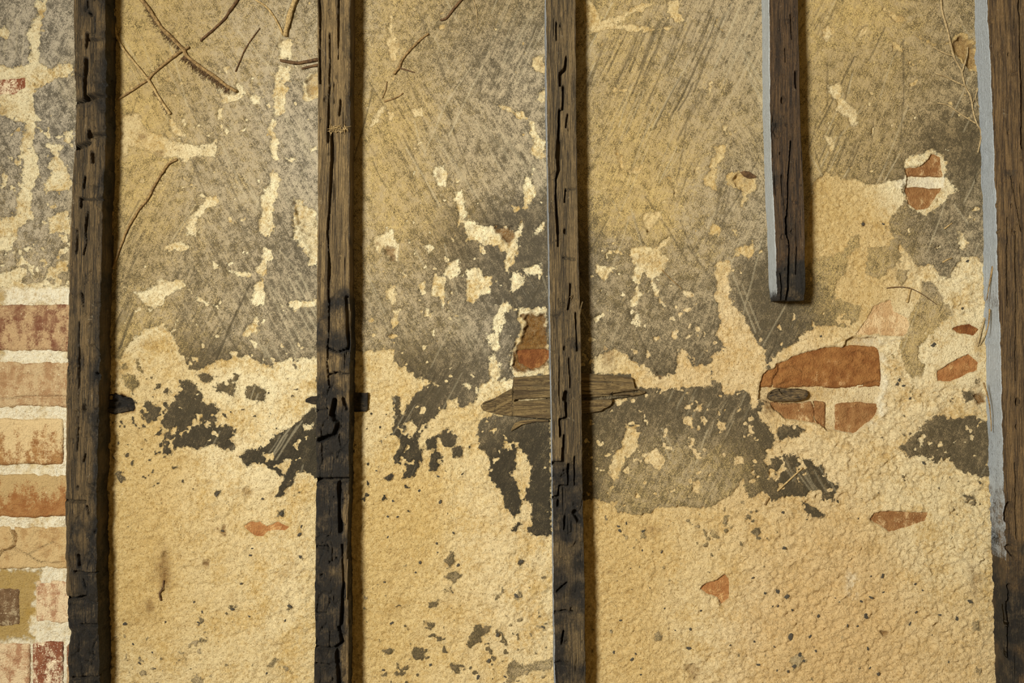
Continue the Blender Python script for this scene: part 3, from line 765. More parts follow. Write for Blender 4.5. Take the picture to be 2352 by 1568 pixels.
pink = np.clip(rbf([(1900, 1250, .6), (1850, 1400, .75), (1800, 1540, .55), (2000, 1500, .7), (1950, 1350, .7), (2150, 1500, .45), (2200, 1300, .15), (2100, 1150, .1), (1700, 900, .45), (1720, 850, .5), (1600, 1250, .2), (1500, 1500, .2), (1800, 1200, .5),
    (1750, 1150, .4), (1830, 1000, .4), (600, 1200, .1), (1200, 1350, .2), (900, 1300, .0), (2100, 700, .2), (2050, 980, .35), (450, 1400, .05)], 90, .05, .03), 0, 1)
white = bz * sstep(.25, .55, fbm(X, Y, 40, 3, 71) + .1) + np.clip(1 - ((X - 2000) / 45) ** 2 - ((Y - 785) / 14) ** 2, 0, 1) * .5
white = np.maximum(white, sstep(5, -2, np.abs(Y - 418) - 12) * sstep(2050, 2075, X) * (X < 2170) * .8)
white = np.maximum(white, .55 * sstep(25, 5, np.hypot(X - 1956, (Y - 1345) * .45)) * sstep(.45, .6, fbm(X, Y, 14, 3, 73)))
rim_ = np.exp(-((hole_any + 6) / 8) ** 2) * (X > 1995) * (Y > 780) * (Y < 1010) * (X < 2060) * sstep(.3, .65, fbm(X, Y, 20, 3, 75))
white = np.maximum(white, .8 * rim_)
yel_sl, yel_d = sdf(A3([(-600, 795), (150, 800), (275, 805), (255, 900), (235, 1030), (205, 1170), (215, 1270), (-600, 1330)]))
yellow = np.zeros_like(X)
yellow[yel_sl] = sstep(-5, 7, yel_d + jag[yel_sl] * 1.4) * .9
yellow = np.maximum(yellow, sstep(16, -4, np.abs(X + 6) - 8 + n14 * 26) * sstep(660, 690, Y + n40 * 40) * sstep(850, 800, Y + n40 * 40) * .8)
stain = np.zeros_like(X)
for p, dep, s in hollows:
    sl, d = sdf(p)
    stain[sl] = np.maximum(stain[sl], s * sstep(-7, 7, d + jag[sl] * .8))
for x, y, rx, ry, s in ((375, 1310, 22, 60, .75), (345, 1395, 14, 30, .6), (360, 1330, 30, 14, .5), (1255, 540, 14, 60, .3), (1395, 800, 22, 70, .55), (1420, 780, 26, 40, .35), (1240, 760, 30, 60, .5),
                        (2240, 1340, 20, 60, .45), (2245, 900, 16, 60, .5), (1770, 930, 24, 34, .75), (2000, 890, 30, 20, .3), (570, 1130, 16, 12, .45), (700, 560, 26, 50, .25), (330, 790, 60, 30, .3), (480, 800, 50, 40, .25),
                        (1900, 440, 60, 60, .25), (2100, 1175, 60, 22, .15), (1500, 1215, 40, 16, .4), (2230, 1310, 14, 30, .4), (2248, 800, 12, 80, .35), (500, 380, 30, 14, .4), (1880, 120, 20, 120, .2)):
    g = np.exp(-(((X - x) / rx) ** 2 + ((Y - y) / ry) ** 2))
    stain = np.maximum(stain, s * g * (0.55 + 0.9 * fbm(X, Y, 22, 3, 77)))
stain = np.maximum(stain, .34 * (hole_any > 0) * sstep(.2, .6, fbm(X, Y, 40, 3, 79)))
red = np.zeros_like(X)
for x, y, rx, ry, s in ((323, 445, 14, 13, .9), (25, 195, 34, 16, .5), (1350, 1130, 30, 70, .12), (560, 1213, 40, 10, .2), (1625, 1350, 18, 24, .25), (2060, 1193, 60, 16, .2)):
    red = np.maximum(red, s * np.exp(-(((X - x) / rx) ** 2 + ((Y - y) / ry) ** 2) ** 2))

# ---- relief
m = sstep(-2.5, 2.5, C)
rough_amt = np.clip(rbf([(2000, 1300, 1.2), (2000, 1050, 1.25), (2100, 900, 1.1), (1800, 1450, 1.1), (1500, 1350, .8), (1150, 1250, .9), (900, 1200, .6), (900, 1450, .6), (600, 1300, .9), (350, 1250, .6), (350, 1500, .6), (650, 950, .7),
    (2150, 700, 1.0), (1950, 600, .6), (1950, 450, .7), (1700, 850, .6), (640, 400, .7), (1240, 750, 1.2), (1500, 560, .9), (1450, 900, .8), (330, 320, .7), (60, 400, .9), (100, 700, .7)], 110, .7, .02), 0, 1.5)
r1 = fbm(X, Y, 46, 2, 81) - .5
r2 = fbm(X + n14 * 10, Y + n40 * 10, 10, 2, 82) - .5
ridg = 1 - np.abs(fbm(X * .75, Y * 1.25, 60, 3, 83) * 2 - 1)
c20 = math.cos(-.35), math.sin(-.35)
dra = fbm((X * c20[0] + Y * c20[1]) * .5, (-X * c20[1] * 1 + Y * c20[0]) * 1.4, 14, 3, 84) - .5
H = n300 * 16 + n40 * 3.2
H = H + (1 - m) * rough_amt * (r1 * 6.0 + r2 * 8.5 + dra * 6.5 + n6 * 6.5) - (1 - m) * 2.2 * sstep(.93, .99, ridg)
H = H + m * (3.4 + streak * 2.2 + n14 * 1.8 + n6 * 1.2 - scr_dark * 1.5 + scr_pale * .4)
pit = fbm(X, Y, 11, 2, 85)
H = H - sstep(.78, .9, pit) * 3.0 * (1 - m)
for p, dep, s in hollows:
    sl, d = sdf(p)
    e = sstep(-1, 9, d + jag[sl] * .8)
    H[sl] -= e * (dep + (r2[sl] * 15 + n14[sl] * 14 + n6[sl] * 6))
for k, (sl, d, dep) in HF.items():
    e = sstep(-1.4, 1.4, d)
    H[sl] = H[sl] * (1 - e) + e * (-dep + r2[sl] * 2.4 + n40[sl] * 1.5)
# plaster lip above the broken edge of the big hole
sl, d, dep = HF['big']
H[sl] += np.exp(-((d + 8) / 7) ** 2) * (1.5 + 5 * n14[sl]) * (d < 0)
# cracks
for pts, w, dp in ((E4([(300, 980), (350, 1060), (410, 1180), (430, 1300), (445, 1400), (490, 1568)]), 3.2, 6), (E4([(620, 280), (680, 240), (745, 190)]), 3, 5), (E4([(640, 290), (730, 110), (880, 100)]), 2.5, 3),
                   (E4([(1170, 290), (1300, 200), (1400, 60), (1460, -60)]), 3.6, 6), (E4([(1620, 320), (1750, 290)]), 3, 4), (E4([(1840, 60), (1845, 130)]), 3, 3), (E4([(280, 600), (330, 480), (390, 350), (440, 200)]), 2.6, 4),
                   (B1([(1240, 1360), (1218, 1400), (1222, 1520)]), 3.4, 5), (B2([(1225, 0), (1240, 80), (1225, 130), (1200, 160)]), 3.2, 5), (D2([(650, 355), (720, 420), (790, 485)]), 3, 3),
                   (C2([(1115, 1070), (1100, 1000), (1115, 900), (1170, 800), (1190, 700)]), 3.2, 5), (C2([(620, 500), (622, 600), (640, 625)]), 3.6, 6), (D2([(430, 1030), (440, 1080), (465, 1150)]), 2.4, 4),
                   (B3([(335, 930), (310, 970), (322, 1015)]), 3.5, 4), (C3([(1130, 680), (1080, 800), (1000, 960), (965, 1025)]), 2.6, 3.4), (E3([(0, 970), (60, 1030), (160, 1020)]), 2.5, 3), (E3([(1300, 1340), (1420, 1330), (1500, 1320)]), 3, 4),
                   (A1([(420, 1060), (470, 1020), (455, 970)]), 4, 6), (B2([(340, 680), (380, 740), (430, 770)]), 3, 4), (B2([(460, 960), (530, 1040)]), 3, 4), (D3([(1150, 980), (1250, 1015), (1380, 1020)]), 2.6, 3),
                   (D3([(880, 1360), (1050, 1340), (1180, 1400), (1400, 1350)]), 2.6, 3), (D3([(1080, 1190), (1170, 1230), (1260, 1200)]), 2.4, 3), (E2([(1030, 840), (1150, 1120)]), 2.0, 2)):
    sl, f = line_field(pts, w)
    H[sl] -= f * dp * (0.6 + n14[sl] * 1.4)
# brick zone: mortar beds recessed between the bricks
H = H * (1 - bz) + bz * (-3.0 + r2 * 5 + n14 * 3.5 + r1 * 2 + 3 * white)
H = np.where(yellow > .5, H * .3 - 3.5 + n6 * 2.0, H)


for x0, x1, y0, y1 in ((-180, 200, 699, 806), (-520, -192, 699, 806), (-330, 200, 831, 934), (-120, 146, 962, 1066), (152, 200, 962, 1066), (-450, -132, 962, 1066), (-260, 200, 1089, 1187),
                       (-140, 200, 1210, 1304), (-170, 44, 1350, 1440), (83, 200, 1333, 1430), (76, 146, 1473, 1578), (-160, 71, 1477, 1580), (153, 240, 1477, 1580), (-240, 60, 1602, 1706), (70, 200, 1602, 1706), (-200, 200, 1728, 1832)):
    inb = sstep(6, 11, np.minimum(np.minimum(X - x0, x1 - X), np.minimum(Y - y0, y1 - Y)))
    H = H * (1 - inb) + inb * -26


HMED = {k: float(np.median(H[v[0]][v[1] > 3])) for k, v in HF.items()}
# the plaster skin stays in front of the brick faces around each hole
for k, x0, x1, y0, y1, up in (('big', 1690, 2060, 790, 1020, 9), ('limed', 1935, 2180, 668, 772, 6.5), ('pair', 2010, 2250, 330, 500, 9), ('sliver', 2170, 2330, 735, 800, 8), ('crumbly', 2135, 2330, 800, 880, 8.5),
                              ('lens', 1985, 2145, 1165, 1235, 7), ('orange', 1598, 1688, 1300, 1400, 6.5), ('smear', 545, 680, 1185, 1240, 6.5), ('rusty', 1180, 1290, 800, 852, 9), ('upper_left', -120, 70, 172, 225, 6)):
    own = np.full(X.shape, -40, np.float32)
    own[HF[k][0]] = HF[k][1]
    rect = sstep(-14, -4, np.minimum(np.minimum(X - x0, x1 - X), np.minimum(Y - y0, y1 - Y))) * sstep(.5, -2.5, own) * sstep(1, -1, hole_any)
    H = H + rect * np.maximum(HMED[k] + up + n14 * 3 - H, 0)
for x0, x1, y0, y1 in ((1690, 2027, 794, 890), (1690, 1900, 924, 1020), (1922, 2060, 925, 1020), (2060, 2250, 330, 405), (2010, 2240, 429, 500)):
    inb = sstep(6, 11, np.minimum(np.minimum(X - x0, x1 - X), np.minimum(Y - y0, y1 - Y))) * sstep(4, 9, hole_any)
    H = H - inb * 16


def wall_h(x, y):
    i = int(np.clip(np.searchsorted(xs, x), 2, len(xs) - 3))
    j = int(np.clip(np.searchsorted(ys, y), 2, len(ys) - 3))
    return float(H[j - 2:j + 3, i - 2:i + 3].max())


# ------------------------------------------------------------------ wall material
g = G('old_plaster')
co = g.coords()
nf = g.noise(co, .30, 4, .65)
nm = g.noise(co, .12, 6, .72)
nh = g.noise(g.coords(off=(5, 3, 8)), .19, 5, .75)
nb = g.noise(co, .013, 4, .6)
ng = g.noise(co, .045, 5, .7)
fib1 = g.noise(g.fibre(3.0, 60, -30), 1.0, 4, .7, .3)
ns = g.noise(g.coords(off=(9, 2, 4)), .55, 4, .7)
fib2 = g.noise(g.fibre(3.0, 60, 26), 1.0, 4, .7, .3)
fib = g.math('ADD', g.mul(fib1, g.step(g.add(g.attr('sel'), g.cen(nb, .8)), .3, .7)), g.mul(fib2, g.step(g.add(g.attr('sel'), g.cen(nb, .8)), .7, .3)))
strk = g.attr('streak')
amp = g.step(nb, .3, .7, .9, 2.6)
Cs = g.add(g.attr('coat'), g.mul(amp, g.add(g.cen(nf, 6), g.add(g.cen(nm, 9), g.cen(nh, 7)))))
cm = g.step(Cs, -1.3, 1.3)
och = g.add(g.sub(g.attr('ochre'), .1), g.add(g.cen(nm, 1.2), g.add(g.cen(ng, 1.3), g.cen(nb, .5))))
taupe = g.mix(g.attr('cool'), lin((168, 148, 109)), lin((178, 169, 152)))
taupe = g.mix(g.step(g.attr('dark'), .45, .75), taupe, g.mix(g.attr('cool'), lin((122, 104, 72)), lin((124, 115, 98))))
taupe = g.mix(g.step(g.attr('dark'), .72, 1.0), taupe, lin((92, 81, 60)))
ochc = g.mix(g.step(nm, .35, .65), lin((180, 152, 92)), lin((204, 178, 118)))
coat = g.mix(g.step(och, .12, .95, 0, .95), taupe, ochc)
dens = g.add(g.mul(g.attr('dark'), .62), g.add(.12, g.mul(g.step(och, .0, 1.0), -.24)))
sp = g.add(g.cen(ns, 2.5), g.add(g.cen(nh, .8), g.add(g.cen(fib, .75), g.add(g.cen(ng, 1.9), g.add(g.cen(nm, 1.0), g.mul(strk, -.4))))))
spm = g.step(g.add(sp, dens), .08, .66, 0, .86)
speck = g.mix(g.attr('cool'), lin((62, 54, 37)), lin((70, 66, 58)))
speck = g.mix(g.step(g.attr('dark'), .7, 1.0), speck, lin((44, 40, 32)))
coat = g.mix(spm, coat, speck)
coat = g.mix(g.step(g.add(g.cen(fib, 1.6), g.cen(ns, 1.3)), .22, .6, 0, .62), coat, g.mix(g.attr('cool'), lin((208, 188, 144)), lin((214, 208, 194))))
coat = g.mix(g.mul(g.attr('scr_dark'), .75), coat, lin((70, 62, 46)))
coat = g.mix(g.mul(g.attr('scr_pale'), .5), coat, lin((192, 180, 150)))
crm = g.mix(g.step(g.add(nm, g.cen(nh, .5)), .3, .7), lin((198, 166, 104)), lin((224, 196, 136)))
crm = g.mix(g.mul(g.step(g.attr('pale'), .0, .8), g.step(g.add(nb, g.cen(nm, .7)), .25, .62)), crm, lin((250, 238, 200)))
crm = g.mix(g.mul(g.attr('pink'), .85), crm, g.mix(nm, lin((210, 172, 120)), lin((230, 198, 150))))
crm = g.mix(g.step(g.add(ng, g.cen(nf, .5)), .55, .78, 0, .5), crm, lin((168, 132, 76)))
crm = g.mix(g.step(g.add(nf, g.cen(nh, .7)), .44, .28, 0, .75), crm, lin((138, 104, 54)))
crm = g.mix(g.step(g.add(nf, g.cen(nh, .6)), .62, .78, 0, .65), crm, lin((250, 240, 208)))
crm = g.mix(g.mul(g.attr('white'), g.step(nm, .3, .6, .35, 1.0)), crm, lin((248, 240, 216)))
ylc = g.mix(nf, lin((146, 114, 52)), lin((204, 172, 96)))
crm = g.mix(g.attr('yellow'), crm, ylc)
sta = g.step(g.add(g.attr('stain'), g.add(g.cen(nm, .9), g.cen(nf, .7))), .12, .95)
crm = g.mix(sta, crm, g.mix(nf, lin((76, 50, 21)), lin((150, 106, 50))))
crm = g.mix(g.step(g.add(g.attr('red'), g.cen(nm, .8)), .3, .8), crm, lin((160, 90, 56)))
pitn = g.noise(g.coords(off=(3, 71, 13)), .17, 5, .7)
crm = g.mix(g.step(pitn, .56, .70, 0, .7), crm, lin((140, 109, 56)))
mot = g.noise(g.coords(off=(41, 7, 23)), .024, 6, .72)
crm = g.mix(g.step(g.add(mot, g.cen(nf, .35)), .52, .74, 0, .55), crm, lin((164, 130, 72)))
spk = g.noise(g.coords(off=(31, 7, 3)), .14, 5, .65)
crm = g.mix(g.step(spk, .65, .72, 0, .75), crm, lin((96, 82, 50)))
spk2 = g.noise(g.coords(off=(11, 17, 43)), .06, 5, .7)
crm = g.mix(g.step(spk2, .64, .72, 0, .65), crm, lin((104, 90, 58)))
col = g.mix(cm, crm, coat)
fine = g.noise(co, .7, 3, .65)
hgt = g.add(g.mul(nf, 2.0), g.add(g.mul(fine, .8), g.add(g.mul(nh, 2.2), g.add(g.mul(cm, .8), g.mul(fib, g.mul(cm, .8))))))
hgt = g.mul(hgt, g.step(cm, 0, 1, 1.0, .55))
g.bump(hgt, 3.0, 1.0)
plaster = g.done(col, .92)

nr, nc = X.shape
verts = np.stack([(X - CX) * S, -H * S, Z0 + (CY - Y) * S], -1).reshape(-1, 3)
quads = grid_quads(nr, nc)
quads = quads[:, ::-1]
# thickness of the wall: rim and back
n0 = len(verts)
rim = np.concatenate([np.arange(nc), np.arange(1, nr) * nc + nc - 1, (nr - 1) * nc + np.arange(nc - 2, -1, -1), np.arange(nr - 2, 0, -1) * nc])
back = verts[rim].copy()
back[:, 1] = 0.22
k = np.arange(len(rim))
k2 = (k + 1) % len(rim)
rq = np.stack([rim[k], rim[k2], n0 + k2, n0 + k], -1)
bc = np.array([0, nc - 1, nc - 1 + nr - 1, 2 * (nc - 1) + nr - 1]) + n0
allq = np.concatenate([quads, rq, bc[None, :]])
vv = np.concatenate([verts, back])
pad = lambda F: np.concatenate([np.asarray(F, np.float32).ravel(), np.zeros(len(rim), np.float32)])
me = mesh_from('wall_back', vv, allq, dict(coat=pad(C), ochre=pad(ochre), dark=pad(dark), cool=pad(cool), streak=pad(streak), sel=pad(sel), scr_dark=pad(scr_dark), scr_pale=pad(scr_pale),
                                           pale=pad(pale), pink=pad(pink), white=pad(white), yellow=pad(yellow), stain=pad(stain), red=pad(red)))
wall = link('wall_back', me, plaster)
tag(wall, 'old ochre plaster wall with flaking grey skim coat over red brickwork', 'wall', kind='structure')


# ------------------------------------------------------------------ slabs: studs, boards and bricks
def worley(u, v, seed):
    """F2-F1 and a random value per cell"""
    L1, L2, L3 = lattice(seed), lattice(seed + 1), lattice(seed + 2)
    iu, iv = np.floor(u).astype(int), np.floor(v).astype(int)
    f1 = np.full(u.shape, 9.0)
    f2 = np.full(u.shape, 9.0)
    val = np.zeros(u.shape)
    for a in (-1, 0, 1):
        for b in (-1, 0, 1):
            p, q = iu + a, iv + b
            px = p + L1[q & 255, p & 255]
            py = q + L2[q & 255, p & 255]
            d = np.maximum(np.abs(u - px), np.abs(v - py)) * .85 + np.hypot(u - px, v - py) * .15
            near = d < f1
            f2 = np.where(near, f1, np.minimum(f2, d))
            val = np.where(near, L3[q & 255, p & 255], val)
            f1 = np.where(near, d, f1)
    return f2 - f1, val


def interp(tab, t):
    a = np.array(tab, float)
    return np.interp(t, a[:, 0], a[:, 1])


def slab(name, mat, axis_, ts, ea, eb, base, top, nfr=64, nsd=11, grain=1.0, cracks=(), pits=(), char=None, paint=None, paint_front=None,
         edge_n=1.5, bulge=0.0, seed=1, rnd=3.0, blocks=0.0, parent=None, perspective=True, end_taper=0.0, lump=0.0):
    """A long block lying on the wall. axis_ 'y': ts are rows, ea/eb the left/right edges; axis_ 'x': ts are columns, ea/eb the upper/lower edges.
    Edges are given on the front face; base/top are the depths of its back and front."""
    ts = np.asarray(ts, float)
    a, b = interp(ea, ts), interp(eb, ts)
    topv = interp(top, ts) if isinstance(top, (list, tuple)) else np.full(len(ts), float(top))
    if perspective:
        kk = (D - topv) / D
        c0, c1 = (CX, CY) if axis_ == 'y' else (CY, CX)
        a, b = c0 + (a - c0) * kk, c0 + (b - c0) * kk
        tw = c1 + (ts - c1) * kk
    else:
        tw = ts.copy()
    nt = len(ts)
    # cross-section: side a (back to front), front, side b (front to back)
    q = np.linspace(0, 1, nsd)
    fr = np.linspace(0, 1, nfr)
    u = np.concatenate([np.zeros(nsd - 1), fr, np.ones(nsd - 1)])
    hh = np.concatenate([q[:-1], np.ones(nfr), q[::-1][1:]])
    zone = np.concatenate([np.zeros(nsd - 1), np.ones(nfr), np.full(nsd - 1, 2.0)])
    U = np.broadcast_to(u, (nt, len(u))).copy()
    Hh = np.broadcast_to(hh, (nt, len(u))).copy()
    Zn = np.broadcast_to(zone, (nt, len(u)))
    T = np.broadcast_to(tw[:, None], U.shape).copy()
    Wd = (b - a)[:, None]
    Pu = a[:, None] + U * Wd                       # across coordinate
    depth = (topv - base)[:, None]
    Ph = base + Hh * depth                         # height off the wall
    peri = np.where(Zn == 0, -(1 - Hh) * depth, np.where(Zn == 1, U * Wd, Wd + (1 - Hh) * depth))
    isf = (Zn == 1)
    # grain and wear
    gx, gt = peri / 5.0, T / 130.0
    gr = vnoise(gx + seed * 7.7, gt + seed, 100 + seed) * .55 + vnoise(gx * 2.3, gt * 1.7 + 3, 101 + seed) * .45 - .5
    big = fbm(peri + 500 * seed, T * .45, 60, 3, 110 + seed) - .5
    med = fbm(peri + 300 * seed, T * .8, 16, 3, 113 + seed) - .5
    disp = gr * 2.4 * grain + big * 5 * max(grain, .6) + med * lump
    ch = np.zeros_like(U)
    if char is not None:
        ch = np.clip(char(U, T, Zn), 0, 1)
        ch = np.clip(ch + (fbm(peri, T, 50, 3, 120 + seed) - .5) * 1.3 * (ch > .02), 0, 1)
    if blocks > 0:
        f, cellv = worley(peri / 30 + 3 * seed + med * .25, T / 75 + med * .25, 130 + seed)
        cr = 1 - sstep(.02, .10, f)
        w = np.clip(ch * 1.2, 0, 1) * blocks
        disp = disp + w * ((cellv - .6) * 7 - cr * 4.5 + med * 5)
    if grain > .5:      # fine drying checks along the grain
        ck = vnoise(peri / 3.4 + seed * 3.3, T / 75.0 + seed, 170 + seed) * .7 + vnoise(peri / 2.1, T / 40.0 + 7, 171 + seed) * .3
        disp = disp - sstep(.80, .90, ck) * 7.0
        kn = fbm(peri + 90 * seed, T, 24, 3, 175 + seed)
        disp = disp - sstep(.74, .84, kn) * (3.0 + 8 * ch)
    # rounded, chipped arrises
    arr = np.minimum(U, 1 - U) * Wd
    chip = fbm(T * 1.0, U * 37 + seed * 11, 38, 3, 140 + seed)
    rr = rnd * (0.5 + 1.5 * chip)
    Ph = Ph - isf * np.clip(1 - arr / rr, 0, 1) ** 2 * rr * .7
    crk = np.zeros_like(U)
    for pts, w, dp in cracks:
        P = np.array(pts, float)
        if perspective:
            kq = (D - topv.mean()) / D
            P = np.array([CX, CY]) + (P - np.array([CX, CY])) * kq
        x_, y_ = (Pu, T) if axis_ == 'y' else (T, Pu)
        y0, y1 = P[:, 1].min() - 12, P[:, 1].max() + 12
        x0, x1 = P[:, 0].min() - 12, P[:, 0].max() + 12
        selm = isf & (x_ > x0) & (x_ < x1) & (y_ > y0) & (y_ < y1)
        if not selm.any():
            continue
        px, py = x_[selm] + med[selm] * 2.2, y_[selm]
        d2 = np.full(px.shape, 1e9)
        for kx in range(len(P) - 1):
            ex, ey = P[kx + 1] - P[kx]
            t = np.clip(((px - P[kx, 0]) * ex + (py - P[kx, 1]) * ey) / (ex * ex + ey * ey + 1e-9), 0, 1)
            d2 = np.minimum(d2, (px - P[kx, 0] - t * ex) ** 2 + (py - P[kx, 1] - t * ey) ** 2)
        wv = w * (.35 + 1.15 * vnoise(py / 48.0 + seed, px / 40.0, 160 + seed))
        f = (1 - sstep(.4 * wv, wv * .95 + .2, np.sqrt(d2))) * dp * 1.8
        crk[selm] = np.maximum(crk[selm], f)
    for (x, y, r, dp) in pits:
        if perspective:
            kq = (D - topv.mean()) / D
            x, y = CX + (x - CX) * kq, CY + (y - CY) * kq
        x_, y_ = (Pu, T) if axis_ == 'y' else (T, Pu)
        d = np.hypot((x_ - x), (y_ - y) / 1.7 if axis_ == 'y' else (y_ - y))
        crk = np.maximum(crk, isf * (1 - sstep(.4 * r, r, d)) * dp)
    Ph = Ph + np.where(isf, disp + bulge * 4 * U * (1 - U), 0) - crk
    sidew = np.where(Zn == 0, -1, np.where(Zn == 2, 1, 0)) * (disp * .55) * (1 - .2 * Hh)
    ragged = (fbm(T, U * 0 + seed, 26, 3, 150 + seed) - .5) * edge_n * np.where(U < .5, 1 - 2 * U, 2 * U - 1) * np.where(U < .5, 1, -1)
    Pu = Pu + sidew + ragged
    Ph = np.maximum(Ph, base + .2) * (Hh > 0) + base * (Hh == 0)
    if end_taper:
        tl, th = tw.min(), tw.max()
        e = np.minimum(T - tl, th - T)
        Ph = Ph - np.clip(1 - e / end_taper, 0, 1) ** 2 * end_taper * .8
        Ph = np.maximum(Ph, base)
    # end caps
    Xp, Yp = (Pu, T) if axis_ == 'y' else (T, Pu)
    ncol = Xp.shape[1]
    v = np.stack([(Xp - CX) * S, -Ph * S, Z0 + (CY - Yp) * S], -1)
    c_first = v[0].copy(); c_first[:, 1] = -base * S
    c_last = v[-1].copy(); c_last[:, 1] = -base * S
    V = np.concatenate([c_first[None], v, c_last[None]]).reshape(-1, 3)
    Q = grid_quads(nt + 2, ncol)
    if axis_ == 'y':
        Q = Q[:, ::-1]
    org = np.array([V[:, 0].mean(), -base * S, V[:, 2].min()])
    V = V - org
    padr = lambda F: np.concatenate([F[:1], F, F[-1:]]).ravel()
    at = dict(char=padr(ch), grainf=padr(gr), wear=padr(big))
    pt = np.zeros_like(U)
    if paint is not None:
        pt = (Zn == 0) * np.clip(paint(T), 0, 1) * np.ones_like(U)
        pt = np.maximum(pt, isf * np.clip(1 - U * Wd / 2.5, 0, 1) * np.clip(paint(T), 0, 1))
    at['paint'] = padr(pt)
    me_ = mesh_from(name, V, Q, at)
    ob = link(name, me_, mat, parent, Vector(org))
    return ob


def wood(name, light, darkc, horizontal=False, charc=(25, 21, 17), gain=1.0, paintc=(168, 174, 180), seed=0):
    g = G(name)
    sc = (.012, .6, .6) if horizontal else (.6, .6, .012)
    vec = g.coords(sc, off=(seed * 3.1, seed * 1.7, seed))
    gr_ = g.noise(vec, 1.0, 4, .7, .15)
    co_ = g.coords(off=(seed, seed, 0))
    n1 = g.noise(co_, .25, 3, .6)
    n2 = g.noise(co_, .035, 4, .6)
    fg = g.noise(g.coords((.03, 1.3, 1.3) if horizontal else (1.3, 1.3, .03), off=(seed, seed * 2.2, 0)), 1.0, 3, .6, .3)
    base = g.mix(g.step(g.add(gr_, g.add(g.cen(fg, .7), g.mul(g.attr('grainf'), .3))), .34, .66), lin(darkc), lin(light))
    base = g.mix(g.step(n2, .45, .75, 0, .55), base, lin(tuple(q * .62 for q in light)))
    base = g.mix(g.step(g.add(n2, g.cen(n1, .4)), .2, .34, .5, 0), base, lin((150, 138, 116)))
    chf = g.step(g.add(g.attr('char'), g.add(g.cen(n1, .5), g.cen(gr_, .7))), .25, .75)
    cc = g.mix(g.step(g.add(n2, g.add(g.cen(n1, .3), g.cen(gr_, .9))), .46, .8), lin(charc), g.mix(gr_, lin(tuple(q * 1.7 for q in charc)), lin((98, 83, 60))))
    colr = g.mix(chf, base, cc)
    pf = g.step(g.add(g.attr('paint'), g.add(g.cen(n1, .5), g.add(g.cen(n2, .7), g.cen(gr_, .8)))), .36, .72)
    colr = g.mix(pf, colr, g.mix(gr_, lin(tuple(q * .68 for q in paintc)), lin(tuple(min(255, q * 1.12) for q in paintc))))
    g.bump(g.add(g.mul(gr_, 1.6), g.add(g.mul(fg, .8), g.mul(n1, .6))), 2.6, 1.0)
    g.b.inputs['Specular IOR Level'].default_value = .35
    return g.done(colr, g.step(n1, .2, .8, .85, .55))


print('studs ...')
rows = np.concatenate([np.arange(-900, -24, 24), np.arange(-24, 1592, 2.9), np.arange(1592, YB + 1, 24)])
k_ = lambda f, *a: [(f(p), w, dp) for p, w, dp in a]


def ramp_y(*tab):
    a = np.array(tab, float)
    return lambda U, T, Z: np.interp(T, a[:, 0], a[:, 1])


DS = 69.0
# --- first stud
L1 = [(-900, 176), (0, 168), (100, 169), (220, 172), (340, 171), (400, 166), (480, 162), (590, 159), (710, 156), (850, 153), (960, 151), (1060, 150), (1180, 148.5), (1250, 149), (1370, 151), (1420, 152.5), (1440, 156), (1452, 160), (1478, 158), (1490, 155.5), (1530, 154), (2468, 150)]
R1 = [(-900, 244), (0, 239), (220, 242), (400, 238), (480, 234), (600, 232), (740, 228), (850, 226), (1000, 224), (1130, 220), (1290, 221), (1420, 223), (1530, 226), (2468, 222)]
cr1 = k_(A1, ([(590, 0), (590, 50)], 3, 10), ([(590, 230), (585, 315)], 4, 12), ([(585, 400), (575, 520), (572, 650), (600, 670)], 5, 16), ([(505, 695), (560, 685), (600, 660), (715, 640)], 7, 18), ([(608, 890), (605, 930)], 5, 13), ([(605, 920), (705, 915)], 5, 14),
         ([(515, 1000), (560, 990), (605, 970)], 5, 13), ([(625, 1040), (630, 1100)], 4, 11), ([(575, 1205), (565, 1275)], 4, 11), ([(545, 1350), (620, 1355), (695, 1350)], 3.5, 10), ([(550, 1360), (550, 1405)], 4, 12), ([(595, 1440), (580, 1580)], 3.2, 10), ([(600, 80), (620, 100)], 4, 10), ([(600, 270), (690, 268)], 3, 8), ([(510, 500), (580, 520)], 2.4, 6))
cr1 += k_(A2, ([(585, 0), (580, 100), (590, 170), (570, 250)], 3.2, 10), ([(525, 80), (520, 240)], 3, 8), ([(555, 520), (565, 600)], 3.4, 9), ([(535, 710), (535, 1000), (530, 1280), (525, 1580)], 2.6, 9), ([(455, 970), (470, 1060)], 2.4, 6), ([(650, 1060), (690, 1100), (700, 1140)], 5, 9), ([(575, 1240), (575, 1290)], 2.5, 8))
cr1 += k_(A3, ([(440, 350), (570, 355)], 2.8, 8), ([(520, 720), (525, 790)], 4, 11), ([(490, 830), (650, 832)], 3.2, 11), ([(440, 1000), (500, 1010), (570, 990)], 5, 14), ([(580, 390), (590, 440)], 3.4, 9), ([(480, 1540), (650, 1535)], 3.5, 10), ([(540, 1180), (640, 1185)], 4, 12), ([(560, 880), (575, 930)], 4, 10), ([(570, 40), (560, 90)], 4, 9))
wood1 = wood('grey_charred_oak', (106, 87, 58), (36, 29, 19), seed=1)
stud1 = slab('timber_stud', wood1, 'y', rows, L1, R1, -22, DS, cracks=cr1, pits=[(193, 938, 7, 12), (178, 1120, 4, 9), (195, 20, 4, 8)],
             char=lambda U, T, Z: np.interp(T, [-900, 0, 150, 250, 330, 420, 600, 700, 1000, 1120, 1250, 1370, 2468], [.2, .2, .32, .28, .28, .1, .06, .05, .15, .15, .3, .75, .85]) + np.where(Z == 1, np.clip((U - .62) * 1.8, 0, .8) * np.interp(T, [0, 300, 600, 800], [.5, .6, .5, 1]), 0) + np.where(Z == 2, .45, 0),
             seed=1, blocks=1.0, edge_n=5, rnd=4)
